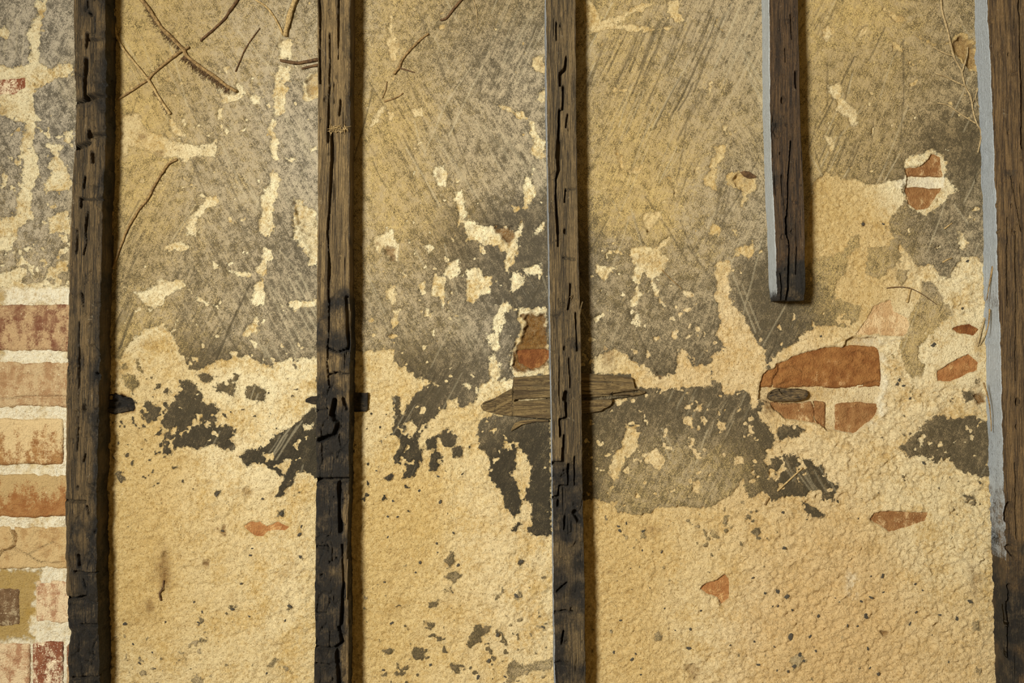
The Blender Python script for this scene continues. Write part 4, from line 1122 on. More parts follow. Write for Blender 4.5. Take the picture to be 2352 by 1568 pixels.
tag(stud1, 'leftmost dark timber stud, cracked and charred, standing beside the exposed brick courses', 'timber stud', 'upright timber studs')
# --- second stud
L2 = [(-900, 733), (0, 729), (500, 730), (690, 727), (1030, 726), (1400, 723), (1568, 722), (2468, 718)]
R2 = [(-900, 806), (0, 804), (300, 803.5), (600, 802.5), (830, 804), (920, 802), (1030, 800), (1100, 802), (1250, 797), (1300, 796), (1450, 801), (1568, 799), (2468, 796)]
cr2 = k_(B1, ([(1400, -60), (1406, 200), (1405, 560)], 3, 11), ([(1470, 230), (1475, 400), (1465, 640), (1460, 960)], 2.6, 9), ([(1485, 900), (1487, 1050), (1475, 1300), (1455, 1580)], 3.2, 12), ([(1530, -40), (1530, 400)], 2.2, 7), ([(1545, 680), (1535, 780)], 3.2, 8), ([(1500, 560), (1500, 700)], 2, 5))
cr2 += k_(B2, ([(1460, 0), (1455, 100), (1468, 300), (1460, 520), (1465, 680), (1455, 960)], 3.4, 12), ([(1455, 880), (1520, 915), (1590, 890)], 4.5, 12), ([(1470, 1065), (1520, 1050), (1600, 1062)], 4.5, 13), ([(1385, 1310), (1455, 1300)], 3, 9), ([(1590, 540), (1600, 900)], 5, 10), ([(1450, 980), (1470, 1150)], 3, 9), ([(1500, 1240), (1480, 1340), (1530, 1400), (1500, 1480), (1400, 1510)], 8, 16), ([(1560, 1230), (1580, 1300)], 4, 9))
cr2 += k_(B3, ([(1365, 212), (1580, 208)], 5, 16), ([(1512, 220), (1510, 400), (1520, 560)], 5, 14), ([(1350, 1330), (1400, 1345), (1470, 1345), (1535, 1300), (1510, 1200)], 4, 13), ([(1530, 650), (1540, 900), (1525, 1180)], 4.5, 13), ([(1500, 1340), (1510, 1580)], 4.5, 12), ([(1350, 660), (1440, 665)], 3, 8), ([(1360, 1440), (1440, 1455)], 3, 8), ([(1350, 1100), (1420, 1105)], 2.6, 6))
wood2 = wood('weathered_oak', (132, 110, 74), (56, 44, 27), seed=2)
stud2 = slab('timber_stud', wood2, 'y', rows, L2, R2, -22, DS, cracks=cr2, pits=[(746, 228, 5, 8), (736, 276, 3.5, 7), (759, 440, 4, 6), (755, 354, 3, 6)],
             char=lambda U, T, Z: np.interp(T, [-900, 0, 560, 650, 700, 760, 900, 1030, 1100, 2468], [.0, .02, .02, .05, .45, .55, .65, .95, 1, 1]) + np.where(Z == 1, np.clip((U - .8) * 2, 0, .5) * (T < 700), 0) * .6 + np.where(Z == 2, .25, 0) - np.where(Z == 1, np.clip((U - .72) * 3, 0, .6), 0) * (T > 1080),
             seed=2, blocks=1.0, edge_n=3, rnd=3)
tag(stud2, 'second timber stud from the left, pale weathered top and blackened lower half', 'timber stud', 'upright timber studs')
# --- third stud
L3 = [(-900, 1249), (0, 1253), (250, 1255), (500, 1259), (750, 1262.5), (1000, 1266.5), (1100, 1268), (1400, 1271.7), (1568, 1275), (2468, 1284)]
R3 = [(-900, 1316), (0, 1322), (300, 1324), (530, 1328), (700, 1332), (750, 1334), (900, 1336), (1000, 1337.5), (1060, 1337), (1200, 1340), (1300, 1342), (1568, 1345.5), (2468, 1356)]
cr3 = k_(C1, ([(1415, 150), (1412, 270)], 2.8, 8), ([(1480, 390), (1470, 470), (1440, 500), (1440, 580)], 4, 12), ([(1460, 590), (1455, 740), (1435, 747), (1430, 900), (1425, 1000), (1432, 1150), (1410, 1220), (1412, 1350), (1425, 1580)], 4, 14), ([(1480, 1290), (1540, 1285)], 3, 9), ([(1475, 1285), (1470, 1370)], 3, 8), ([(1430, 960), (1432, 1060)], 7, 14), ([(1490, 780), (1480, 860)], 3, 7))
cr3 += k_(C2, ([(1425, 0), (1425, 190)], 3, 9), ([(1510, 450), (1505, 545), (1495, 620)], 3.2, 9), ([(1480, 1190), (1482, 1360), (1435, 1372), (1440, 1480)], 4.5, 13), ([(1472, 1230), (1482, 1190)], 6, 12), ([(1460, 270), (1540, 285)], 2.4, 6), ([(1465, 1480), (1465, 1580)], 3.4, 10), ([(1500, 960), (1510, 1150)], 2.2, 6), ([(1545, 650), (1555, 900)], 3.4, 7))
cr3 += k_(C3, ([(1440, 0), (1438, 95), (1365, 100)], 4, 12), ([(1475, 110), (1470, 250), (1412, 252), (1405, 322), (1365, 330)], 4, 12), ([(1405, 350), (1405, 380)], 3.4, 9), ([(1450, 460), (1445, 540)], 3, 8), ([(1380, 1100), (1440, 1090), (1510, 1100)], 4, 11), ([(1440, 1230), (1430, 1300)], 6, 12), ([(1465, 900), (1400, 960)], 3, 8), ([(1380, 1440), (1470, 1435)], 2.8, 8), ([(1520, 430), (1545, 480)], 8, 10), ([(1515, 60), (1515, 240)], 3, 8))
wood3 = wood('brown_weathered_pine', (114, 95, 64), (44, 36, 24), seed=3, paintc=(150, 155, 162))
stud3 = slab('timber_stud', wood3, 'y', rows, L3, R3, -22, DS, cracks=cr3, pits=[(1298, 531, 5, 13), (1297, 800, 4.5, 11), (1287, 58, 3, 7)],
             char=ramp_y((-900, .0), (0, .02), (680, .02), (740, .2), (860, .12), (1000, .1), (1060, .3), (1100, .6), (1400, .72), (2468, .8)), paint=lambda T: np.interp(T, [0, 1050, 1200, 2468], [1, 1, .75, .7]), seed=3, blocks=.8, edge_n=2, rnd=2.5)
tag(stud3, 'middle timber stud crossing a short horizontal board, brown above and charred below', 'timber stud', 'upright timber studs')
# --- fourth, short stud
L4 = [(-900, 1760), (0, 1766), (250, 1768), (400, 1773), (500, 1778), (620, 1783), (700, 1787)]
R4 = [(-900, 1826), (0, 1834), (250, 1838), (400, 1845), (480, 1848), (600, 1850), (660, 1851), (700, 1846)]
cr4 = k_(D1, ([(1530, 960), (1510, 1250), (1512, 1350), (1500, 1580)], 3.6, 12), ([(1560, 490), (1565, 590)], 5, 8), ([(1530, 100), (1535, 260)], 2.4, 5), ([(1490, 330), (1490, 420)], 2, 4))
cr4 += k_(D2, ([(1500, 0), (1522, 200), (1515, 400), (1510, 580)], 4.5, 14), ([(1570, 200), (1565, 380)], 3, 7), ([(1460, 380), (1470, 560)], 3, 7))
wood4 = wood('dark_stained_pine', (86, 65, 41), (32, 22, 14), seed=4, paintc=(184, 190, 194))
rows4 = np.concatenate([np.arange(-900, -24, 24), np.arange(-24, 692, 2.9)])
stud4 = slab('timber_stud', wood4, 'y', rows4, L4, R4, -22, [(-900, DS), (660, DS), (675, DS - 3), (691, DS - 9)], cracks=cr4, pits=[(1798, 230, 6, 11), (1792, 352, 3, 7), (1797, 405, 4, 7)],
             char=ramp_y((-900, .0), (150, .1), (190, .3), (230, .1), (520, .1), (600, .55), (660, 1.0), (700, 1.0)), paint=lambda T: np.interp(T, [0, 560, 660, 690], [1, 1, .8, .35]), seed=4, blocks=.6, edge_n=2, rnd=3)
tag(stud4, 'short dark stud sawn off halfway down, with pale painted left side', 'timber stud', 'upright timber studs')
# --- fifth stud at the right edge
L5 = [(-900, 2243), (0, 2269), (120, 2274), (280, 2281), (480, 2288), (650, 2293), (800, 2299), (1020, 2303), (1150, 2308), (1380, 2314), (1568, 2321), (2468, 2345)]
R5 = [(-900, 2372), (0, 2392), (1568, 2428), (2468, 2450)]
cr5 = k_(E1, ([(1745, -40), (1750, 200), (1765, 600), (1770, 1000)], 4, 12), ([(1690, 1200), (1760, 1568)], 2.4, 5))
cr5 += k_(E3, ([(1650, 380), (1640, 480)], 7, 11), ([(1650, 920), (1655, 1100), (1660, 1400)], 8, 12), ([(1645, 660), (1680, 710)], 6, 10), ([(1690, 100), (1700, 600)], 2.4, 6))
cr5 += k_(E2, ([(1660, 0), (1665, 600)], 2, 5), ([(1720, 100), (1722, 1100)], 2.2, 6))
wood5 = wood('brown_pine', (116, 92, 59), (52, 38, 23), seed=5, paintc=(180, 188, 196))
stud5 = slab('timber_stud', wood5, 'y', rows, L5, R5, -22, DS, nfr=76, cracks=cr5, pits=[(2338, 923, 6, 14), (2335, 980, 3.5, 9), (2316, 304, 3, 7), (2324, 472, 3, 7), (2316, 125, 3, 7)],
             char=ramp_y((-900, .0), (1050, .03), (1180, .35), (1300, .65), (2468, .9)), paint=lambda T: np.interp(T, [0, 300, 640, 690, 760, 1080, 1150, 1262, 1272, 1275], [.95, .85, .85, .6, .85, .72, .55, .5, .45, -.5]), seed=5, blocks=.3, edge_n=5, rnd=4)
tag(stud5, 'brown stud at the right edge with thick whitewash on its left side', 'timber stud', 'upright timber studs')

# --- horizontal boards
wood6 = wood('grey_brown_batten', (138, 116, 76), (70, 54, 33), horizontal=True, seed=6)
cols = np.arange(1104, 1484, 1.6)
nog = slab('wooden_batten', wood6, 'x', cols,
           [(1104, 930), (1112, 922), (1138, 913), (1160, 900), (1177, 892), (1179, 867), (1220, 864), (1258, 861), (1335, 856), (1370, 860), (1410, 863), (1454, 868), (1458, 890), (1472, 897), (1483, 899)],
           [(1104, 934), (1110, 943), (1140, 951), (1178, 955), (1258, 962), (1335, 950), (1380, 944), (1404, 930), (1408, 915), (1440, 911), (1470, 906), (1483, 902)],
           -14, [(1104, 3), (1112, 7), (1150, 9), (1177, 10), (1180, 15), (1258, 16), (1400, 15), (1455, 13), (1483, 7)], nfr=50, nsd=6,
           cracks=k_(C4, ([(600, 985), (740, 975), (960, 963)], 3, 11), ([(580, 900), (760, 905), (950, 890)], 4, 6), ([(580, 835), (950, 838)], 2, 3), ([(1240, 965), (1420, 965), (1600, 953), (1780, 940)], 4, 12), ([(1290, 930), (1560, 930), (1720, 900), (1860, 890)], 3, 7), ([(578, 740), (576, 1140)], 2.4, 3), ([(1300, 790), (1800, 800)], 1.8, 2.5), ([(400, 1000), (390, 1100)], 2, 2)),
           seed=6, edge_n=2, rnd=2.5)
tag(nog, 'short split wooden batten lying level behind the middle stud, left end pointed', 'batten')
spl = slab('wood_splinter', wood6, 'x', np.arange(1174, 1262, 2), [(1174, 986), (1182, 972), (1196, 966), (1225, 963), (1262, 964)], [(1174, 990), (1186, 983), (1200, 975), (1230, 968), (1262, 969)], -6, 9, nfr=12, nsd=5, seed=7, edge_n=2, rnd=2)
tag(spl, 'thin curled wood splinter just under the pointed batten', 'splinter')
wood7 = wood('burnt_peg', (74, 54, 34), (36, 26, 17), horizontal=True, seed=8)
st2 = slab('burnt_batten_stub', wood7, 'x', np.arange(702, 846, 2), [(702, 918), (712, 912), (760, 904), (800, 902), (846, 903)], [(702, 922), (712, 925), (760, 936), (800, 944), (838, 945), (846, 938)], -14, 11, nfr=26, nsd=6, char=lambda U, T, Z: .55 + 0 * U, blocks=.6, seed=8, edge_n=10, rnd=4, lump=6)
tag(st2, 'burnt batten stub poking out behind the second stud', 'batten')
st1 = slab('burnt_batten_stub', wood7, 'x', np.arange(196, 312, 2), [(196, 905), (270, 907), (300, 912), (312, 922)], [(196, 948), (280, 948), (304, 944), (312, 932)], -14, [(196, 9), (290, 8), (312, -3)], nfr=26, nsd=6, char=lambda U, T, Z: .9 + 0 * U, blocks=1, seed=9, edge_n=16, rnd=7, lump=10)
tag(st1, 'black charred stub poking out behind the leftmost stud', 'batten')
peg = slab('stone_peg', None, 'x', np.arange(1766, 1858, 1.8), [(1766, 911), (1770, 902), (1782, 895), (1800, 893), (1840, 893), (1853, 896), (1858, 903)], [(1766, 915), (1774, 921), (1800, 922), (1830, 921), (1850, 916), (1858, 908)], -15, 6, nfr=24, nsd=8, cracks=k_(E4, ([(440, 830), (460, 870), (500, 890)], 3.5, 6), ([(340, 870), (440, 850)], 2.5, 4)),
           seed=10, edge_n=4, rnd=5, grain=.35, lump=4, end_taper=3)
gs = G('dark_flint')
cs_ = gs.coords()
gs_n = gs.noise(gs.coords((.25, 1, 1)), .35, 4, .65)
gs.bump(gs_n, 2, .8)
peg.data.materials.clear()
peg.data.materials.append(gs.done(gs.mix(gs.step(gs_n, .3, .75), lin((32, 26, 21)), lin((108, 90, 62))), .7))
tag(peg, 'dark rounded peg wedged in the mortar joint under the large exposed brick', 'peg')


# ------------------------------------------------------------------ bricks (pieces of the wall)
def brick_mat(name, base, alt, wash, amt, seed, spots_=.0, grad=0.0):
    g = G(name)
    co_ = g.coords(off=(seed * 5.3, seed * 2.1, seed))
    n1 = g.noise(co_, .3, 3, .6)
    n2 = g.noise(co_, .05, 5, .65)
    n3 = g.noise(g.coords((1.0, 1, .45), off=(seed, 0, 9)), .03, 4, .6)
    c = g.mix(g.step(n2, .35, .65), lin(base), lin(alt))
    zz = g.node('ShaderNodeSeparateXYZ')
    g.t.links.new(g.node('ShaderNodeTexCoord').outputs['Object'], zz.inputs[0])
    zg = g.mul(g.cen(g.mul(zz.outputs[2], 1 / .06), grad), 1.0)
    c = g.mix(g.step(g.add(zg, g.add(n3, g.add(g.cen(n2, .5), g.cen(n1, .45)))), .62 - amt * .5, .82 - amt * .45), c, g.mix(n1, lin(tuple(q * .9 for q in wash)), lin(wash)))
    if spots_:
        c = g.mix(g.step(n1, .72 - .12 * spots_, .78 - .12 * spots_, 0, .85), c, lin((238, 226, 200)))
    c = g.mix(g.step(n1, .34, .24, 0, .45), c, lin(tuple(q * .5 for q in base)))
    g.bump(g.add(g.mul(n1, 1.4), g.mul(n2, 2.0)), 3.0, 1.0)
    return g.done(c, .9)


def brick(x0, x1, y0, y1, h, mat, seed, lump=4.0, cracks=(), base=-34, rnd=4.5, sk=0.0):
    st_ = max(2.0, (x1 - x0) / 120)
    b_ = slab('brick', mat, 'x', np.arange(x0, x1 + .1, st_), [(x0, y0 + 1), (x0 + 8, y0), (x1 - 8, y0 + sk), (x1, y0 + sk + 1)], [(x0, y1 - 1), (x0 + 8, y1), (x1 - 8, y1 + sk), (x1, y1 + sk - 1)], base, h, nfr=max(10, int((y1 - y0) / 2.4)), nsd=4,
             grain=.25, lump=lump, cracks=cracks, seed=seed, edge_n=9, rnd=rnd, parent=wall, perspective=False, end_taper=4)
    return b_


print('bricks ...')
m_mauve = brick_mat('mauve_brick', (104, 66, 48), (136, 104, 78), (172, 144, 108), .42, 1, .35)
m_beige = brick_mat('beige_brick', (142, 110, 78), (158, 130, 96), (180, 156, 120), .45, 2, .5)
m_orange = brick_mat('orange_washed_brick', (126, 86, 48), (150, 114, 72), (196, 172, 130), .5, 3, .25, .4)
m_orange2 = brick_mat('orange_brick', (128, 84, 46), (146, 106, 64), (172, 146, 102), .40, 4, .2, .6)
m_tan = brick_mat('tan_brick', (150, 120, 80), (172, 144, 100), (184, 158, 114), .5, 5, .15)
m_red = brick_mat('red_brick', (112, 64, 44), (128, 82, 58), (214, 196, 166), .30, 6, .9)
m_pinkw = brick_mat('limewashed_brick', (150, 112, 84), (170, 138, 106), (204, 182, 148), .5, 7, .5)
m_dull = brick_mat('dull_brown_brick', (92, 70, 48), (112, 88, 64), (170, 154, 124), .3, 8, .5)
m_deep = brick_mat('deep_orange_brick', (114, 72, 36), (136, 94, 52), (176, 140, 98), .02, 9)
m_deep2 = brick_mat('brown_orange_brick', (118, 80, 46), (138, 102, 64), (190, 162, 120), .2, 10)
m_rose = brick_mat('rose_brick', (164, 132, 94), (176, 146, 106), (204, 178, 138), .4, 11)
m_rust = brick_mat('rusty_brick', (92, 52, 24), (118, 74, 38), (160, 120, 70), .1, 12)
m_smear = brick_mat('orange_brown_brick', (134, 88, 50), (150, 106, 64), (196, 160, 108), .12, 13)
bricks = []
# courses left of the first stud
bk = [(-180, 200, 699, 806, 3, m_mauve, 21, (), 0), (-520, -192, 699, 806, 3, m_beige, 22, (), 0),
      (-330, 200, 831, 934, 3, m_beige, 23, [([(-300, 912), (0, 914), (150, 911), (200, 912)], 3, 4)], 0),
      (-120, 146, 962, 1066, 4, m_orange, 24, (), 0), (152, 200, 962, 1066, 3, m_beige, 36, (), 0), (-450, -132, 962, 1066, 3, m_mauve, 25, (), 0),
      (-260, 200, 1089, 1187, 4, m_orange2, 26, (), 0),
      (-140, 200, 1210, 1304, 3, m_tan, 27, [(A3([(80, 500), (90, 550), (112, 590), (95, 655), (60, 680), (15, 685), (-20, 740)]), 3.6, 8), (A3([(100, 665), (170, 700), (240, 740), (280, 765), (430, 760)]), 2.6, 5), (A3([(200, 705), (270, 665), (360, 625)]), 2.2, 4)], 0),
      (-170, 44, 1350, 1440, -1, m_dull, 28, (), 0), (83, 200, 1333, 1430, 2, m_pinkw, 29, (), 0),
      (76, 146, 1473, 1578, 4, m_red, 30, (), 0), (-160, 71, 1477, 1580, 3, m_pinkw, 31, (), 0), (153, 240, 1477, 1580, 2, m_mauve, 32, (), 0),
      (-240, 60, 1602, 1706, 3, m_orange2, 33, (), 0), (70, 200, 1602, 1706, 3, m_beige, 34, (), 0), (-200, 200, 1728, 1832, 3, m_mauve, 35, (), 0)]
for x0, x1, y0, y1, h, mt, sd, ck, sk in bk:
    bricks.append(brick(x0, x1, y0, y1, h, mt, sd, 4.5, ck, sk=sk))
# bricks seen through the broken plaster: stand behind the plaster skin
h0 = lambda k: HMED[k]
b_big, b_pair = h0('big'), h0('pair')
bricks.append(brick(1690, 2027, 794, 890, b_big + 5, m_deep, 41, 5, k_(E4, ([(440, 560), (430, 640), (380, 720), (370, 800)], 3, 4), ([(1240, 440), (1330, 410), (1480, 460)], 2.4, 2), ([(1200, 810), (1400, 770), (1550, 740)], 2.6, 3.5), ([(480, 600), (620, 580), (700, 640)], 2.6, 2.5), ([(420, 780), (560, 740), (680, 790)], 2.6, 2.5)), rnd=5))
bricks.append(brick(1690, 1900, 924, 1020, b_big + 4, m_deep2, 42, 5, k_(E4, ([(800, 960), (830, 1080), (820, 1190)], 2.4, 3),)))
bricks.append(brick(1922, 2060, 925, 1020, b_big + 4, m_deep2, 43, 5))
bricks.append(brick(1935, 2180, 668, 772, h0('limed') + 2.5, m_rose, 44, 4))
bricks.append(brick(2060, 2250, 330, 405, b_pair + 5, m_deep2, 45, 4))
bricks.append(brick(2010, 2240, 429, 500, b_pair + 5, m_deep2, 46, 4))
bricks.append(brick(2170, 2330, 735, 800, h0('sliver') + 4, m_rust, 47, 3))
bricks.append(brick(2135, 2330, 800, 880, h0('crumbly') + 3.5, m_smear, 48, 6))
bricks.append(brick(1985, 2145, 1165, 1235, h0('lens') + 3, m_deep2, 49, 3))
bricks.append(brick(1598, 1688, 1300, 1400, h0('orange') + 2.5, m_smear, 50, 3))
bricks.append(brick(545, 680, 1185, 1240, h0('smear') + 2.5, m_smear, 51, 3))
bricks.append(brick(1180, 1290, 800, 852, h0('rusty') + 6, m_rust, 52, 5))
bricks.append(brick(-120, 70, 172, 225, h0('upper_left') + 2.2, m_red, 53, 3))


# ------------------------------------------------------------------ dried climbers
def smooth_path(pts, st=3.0):
    P = np.array(pts, float)
    Q = np.vstack([2 * P[0] - P[1], P, 2 * P[-1] - P[-2]])
    out = []
    for i in range(1, len(Q) - 2):
        p0, p1, p2, p3 = Q[i - 1], Q[i], Q[i + 1], Q[i + 2]
        n = max(2, int(np.linalg.norm((p2 - p1)[:2]) / st))
        t = np.linspace(0, 1, n, endpoint=False)[:, None]
        out.append(.5 * ((2 * p1) + (-p0 + p2) * t + (2 * p0 - 5 * p1 + 4 * p2 - p3) * t ** 2 + (-p0 + 3 * p1 - 3 * p2 + p3) * t ** 3))
    out.append(P[-1:])
    return np.vstack(out)


def tube_data(path3, rad, ns=8, seed=0, rough=.22):
    """path3 in (x, y, h); returns verts and quads in world metres"""
    P = np.array([(p[0], p[2], -p[1]) for p in path3])       # x, out, up
    n = len(P)
    tg = np.gradient(P, axis=0)
    tg /= np.linalg.norm(tg, axis=1)[:, None] + 1e-9
    up = np.array([0, 1.0, 0])
    s = np.cross(tg, up)
    s /= np.linalg.norm(s, axis=1)[:, None] + 1e-9
    w = np.cross(s, tg)
    a = np.linspace(0, 2 * np.pi, ns, endpoint=False)
    ii = np.arange(n)
    V = []
    for j, q in enumerate(a):
        rr = rad * (1 + rough * (vnoise(ii / 4.0 + seed * 3, np.full(n, j * .9), 300 + seed % 50) * 2 - 1))
        V.append(P + (s * math.cos(q) + w * math.sin(q)) * rr[:, None])
    V = np.stack(V, 1).reshape(-1, 3)
    Q = grid_quads(n, ns, wrap=True)
    c0, c1 = len(V), len(V) + 1
    V = np.vstack([V, P[:1] - tg[:1] * rad[0] * .4, P[-1:] + tg[-1:] * rad[-1] * .4])
    jj = np.arange(ns)
    j2 = (jj + 1) % ns
    cap1 = np.stack([np.full(ns, c0), j2, jj, jj], -1)
    cap2 = np.stack([np.full(ns, c1), (n - 1) * ns + jj, (n - 1) * ns + j2, (n - 1) * ns + j2], -1)
    Wd = np.stack([(V[:, 0] - CX) * S, -V[:, 1] * S, Z0 + (CY + V[:, 2]) * S], -1)
    return Wd, Q, np.concatenate([cap1, cap2])


def mesh_tris(name, V, Q, Tq):
    me = bpy.data.meshes.new(name)
    faces = [tuple(int(i) for i in f) for f in Q] + [tuple(dict.fromkeys(int(i) for i in f)) for f in Tq]
    me.from_pydata([tuple(v) for v in V], [], faces)
    me.polygons.foreach_set('use_smooth', np.ones(len(me.polygons), bool))
    me.update()
    return me


def stem_path(pts, r0, r1, lift=0.0):
    p = smooth_path([(x, y) for x, y in pts])
    n = len(p)
    rad = np.linspace(r0, r1, n)
    h = np.array([wall_h(x, y) for x, y in p])
    ker = np.ones(9) / 9
    hp = np.convolve(np.pad(h, 4, mode='edge'), ker, mode='valid')
    hh = np.maximum(hp, h - 2) + rad * .75 + lift
    return np.column_stack([p, hh]), rad


def stem_mat(name, a, b, seed):
    g = G(name)
    co_ = g.coords(off=(seed, 2 * seed, 0))
    n1 = g.noise(co_, .16, 4, .65)
    n2 = g.noise(co_, .5, 2, .6)
    g.bump(g.add(n1, n2), 1.6, .9)
    return g.done(g.mix(g.step(n1, .3, .7), lin(a), lin(b)), .8)


v_brown = stem_mat('brown_bark', (88, 68, 42), (150, 124, 82), 1)
v_dark = stem_mat('dark_bark', (58, 41, 27), (104, 79, 52), 2)
v_tan = stem_mat('tan_bark', (116, 95, 60), (176, 152, 106), 3)
v_grey = stem_mat('greyed_bark', (120, 102, 72), (170, 150, 112), 4)
v_straw = stem_mat('straw', (122, 100, 62), (176, 152, 108), 5)


def stem(name, label, cat, pts, r0, r1, mat, group='dried climber stems', seed=0, lift=0.0, ns=8, parent=None):
    path, rad = stem_path(pts, r0, r1, lift)
    V, Q, Tq = tube_data(path, rad, ns, seed)
    if parent is None:
        org = np.array([V[:, 0].mean(), V[:, 1].max(), V[:, 2].min()])
    else:
        org = np.array(parent.location)
    me = mesh_tris(name, V - org, Q, Tq)
    ob = link(name, me, mat, parent)
    if parent is None:
        ob.location = Vector(org)
        tag(ob, label, cat, group)
    return ob, path, rad


def rootlets(parent, path, rad, i0, i1, n, L, side, seed, mat):
    r = np.random.default_rng(seed)
    VV, QQ, TT = [], [], []
    off = 0
    for k in range(n):
        i = int(r.uniform(i0, i1) * (len(path) - 1))
        p = path[i]
        j = min(i + 2, len(path) - 1)
        t = path[j, :2] - path[max(j - 4, 0), :2]
        t = t / (np.linalg.norm(t) + 1e-6)
        nrm = np.array([-t[1], t[0]]) * side
        d = nrm * r.uniform(.6, 1.1) + t * r.uniform(-.5, .6)
        l = L * r.uniform(.45, 1.15)
        a = p[:2] + nrm * rad[i] * .5
        b = a + d * l * .5 + r.normal(0, 1, 2)
        c = a + d * l + r.normal(0, 2, 2)
        q = np.array([(a[0], a[1], p[2]), (b[0], b[1], wall_h(*b) + 2.2), (c[0], c[1], wall_h(*c) + .6)])
        V, Q, Tq = tube_data(q, np.array([.55, .45, .25]), 4, k, 0)
        VV.append(V); QQ.append(Q + off); TT.append(Tq + off)
        off += len(V)
    V = np.vstack(VV) - np.array(parent.location)
    ob = link('rootlets', mesh_tris('rootlets', V, np.vstack(QQ), np.vstack(TT)), mat, parent)
    ob['kind'] = 'stuff'
    ob['label'] = 'fine hair-like brown rootlets along the stem'
    return ob


print('stems ...')
vn = 'climber_stem'
o, p, r = stem(vn, 'long hairy brown climber stem running diagonally from the top edge in the first bay', 'stem', B1([(180, -40), (195, 0), (260, 80), (330, 190), (400, 260), (480, 340), (510, 390), (600, 460), (700, 530), (780, 590), (840, 625)]), 4.4, 4.0, v_brown, seed=1)
rootlets(o, p, r, .12, .5, 90, 12, 1, 11, v_dark)
rootlets(o, p, r, .56, .95, 190, 16, 1, 12, v_dark)
stem(vn, 'thin dark stem slanting from the top edge towards the hairy stem', 'stem', B1([(865, -30), (850, 0), (800, 70), (760, 130), (700, 190), (640, 240), (595, 280)]), 3.2, 2.8, v_dark, seed=2)
o, p, r = stem(vn, 'brown stem crossing under the hairy stem towards the leftmost stud', 'stem', B1([(520, 325), (460, 360), (370, 430), (290, 500), (240, 550), (150, 610), (90, 650), (40, 680)]), 3.4, 2.8, v_brown, seed=3)
rootlets(o, p, r, .05, .5, 18, 9, 1, 13, v_dark)
o, p, r = stem(vn, 'long thin greyish stem falling from the leftmost stud to the plaster patch', 'stem', A1([(752, -40), (765, 0), (780, 100), (795, 230), (840, 330), (920, 430), (1010, 540), (1060, 620), (1110, 700), (1165, 780)]), 2.9, 3.3, v_tan, seed=4, lift=.5)
rootlets(o, p, r, .8, .98, 20, 9, 1, 14, v_dark)
stem(vn, 'slender curved tan stem meeting the cut stalk at the top of the first bay', 'stem', B1([(950, -15), (965, 0), (1040, 50), (1090, 110), (1130, 180), (1155, 240)]), 2.4, 2.8, v_tan, seed=5)
stem('cut_stalk', 'thick straight pale stalk with a cut end, left of the second stud', 'stem', B1([(1260, -40), (1245, 0), (1210, 90), (1190, 170), (1172, 250)]), 6.2, 5.4, v_tan, seed=6, ns=12)
stem('twig', 'hair-thin brown twig below the slanting dark stem in the first bay', 'twig', B1([(1000, 195), (950, 260), (900, 340), (870, 410), (835, 490)]), 1.2, 1.8, v_dark, 'dry twigs and straw', seed=7)
o, p, r = stem(vn, 'curved brown stem in the middle of the first bay bending down to the leftmost stud', 'stem', B1([(440, 1085), (380, 1120), (330, 1190), (280, 1270), (240, 1350), (170, 1440), (100, 1560), (60, 1660), (20, 1780), (8, 1830)]), 3.0, 3.0, v_brown, seed=8)
rootlets(o, p, r, .2, .5, 12, 7, -1, 15, v_dark)
bo, _, _ = stem('bark_strip', 'ragged strip of dark bark lying level against the second stud', 'bark', B1([(1140, 415), (1190, 425), (1250, 432), (1310, 425), (1395, 408)]), 3.6, 3.8, v_dark, 'dry twigs and straw', seed=9)
stem('bark_shred', None, None, B1([(1285, 470), (1330, 460), (1395, 445)]), 2.4, 3.2, v_dark, parent=bo, seed=10)
stem(vn, 'fine stem climbing in the shadow along the leftmost stud above the brick courses', 'stem', A2([(775, -40), (770, 0), (768, 100), (762, 250), (764, 340), (775, 420)]), 2.0, 1.6, v_brown, seed=11, lift=1)
stem(vn, 'short dark stem at the top edge in the middle of the second bay', 'stem', C1([(790, -40), (770, 0), (720, 60), (690, 100), (660, 130), (625, 140)]), 3.4, 2.2, v_dark, seed=12)
stem('twig', 'straight thread-thin twig hanging from the top edge in the second bay', 'twig', C1([(845, -30), (850, 0), (870, 70), (878, 165)]), 1.5, 1.0, v_grey, 'dry twigs and straw', seed=13)
o, p, r = stem(vn, 'arched light brown stem in the second bay with one side shoot', 'stem', C1([(545, 230), (480, 280), (420, 340), (370, 400), (345, 460), (310, 505)]), 2.6, 3.0, v_brown, seed=14)
stem('side_shoot', None, None, C1([(345, 463), (400, 478), (452, 494)]), 2.0, 1.2, v_dark, parent=o, seed=15)
stem('twig', 'tiny upright twig close to the shadow of the second stud', 'twig', C1([(262, 555), (255, 610), (232, 670)]), 1.3, 1.5, v_brown, 'dry twigs and straw', seed=16)
stem('twig', 'short slanting brown twig below the arched stem in the second bay', 'twig', C1([(245, 690), (300, 675), (345, 655), (372, 633)]), 2.3, 1.4, v_brown, 'dry twigs and straw', seed=17)
o, p, r = stem(vn, 'branching dry tendril beside the whitewashed stud at the right', 'stem', E1([(1195, -40), (1197, 0), (1205, 90), (1240, 210), (1270, 330), (1290, 400), (1340, 490), (1360, 580), (1400, 660), (1420, 770), (1440, 840), (1466, 890), (1470, 940), (1450, 1040)]), 2.6, 1.8, v_grey, seed=18, lift=1.5)
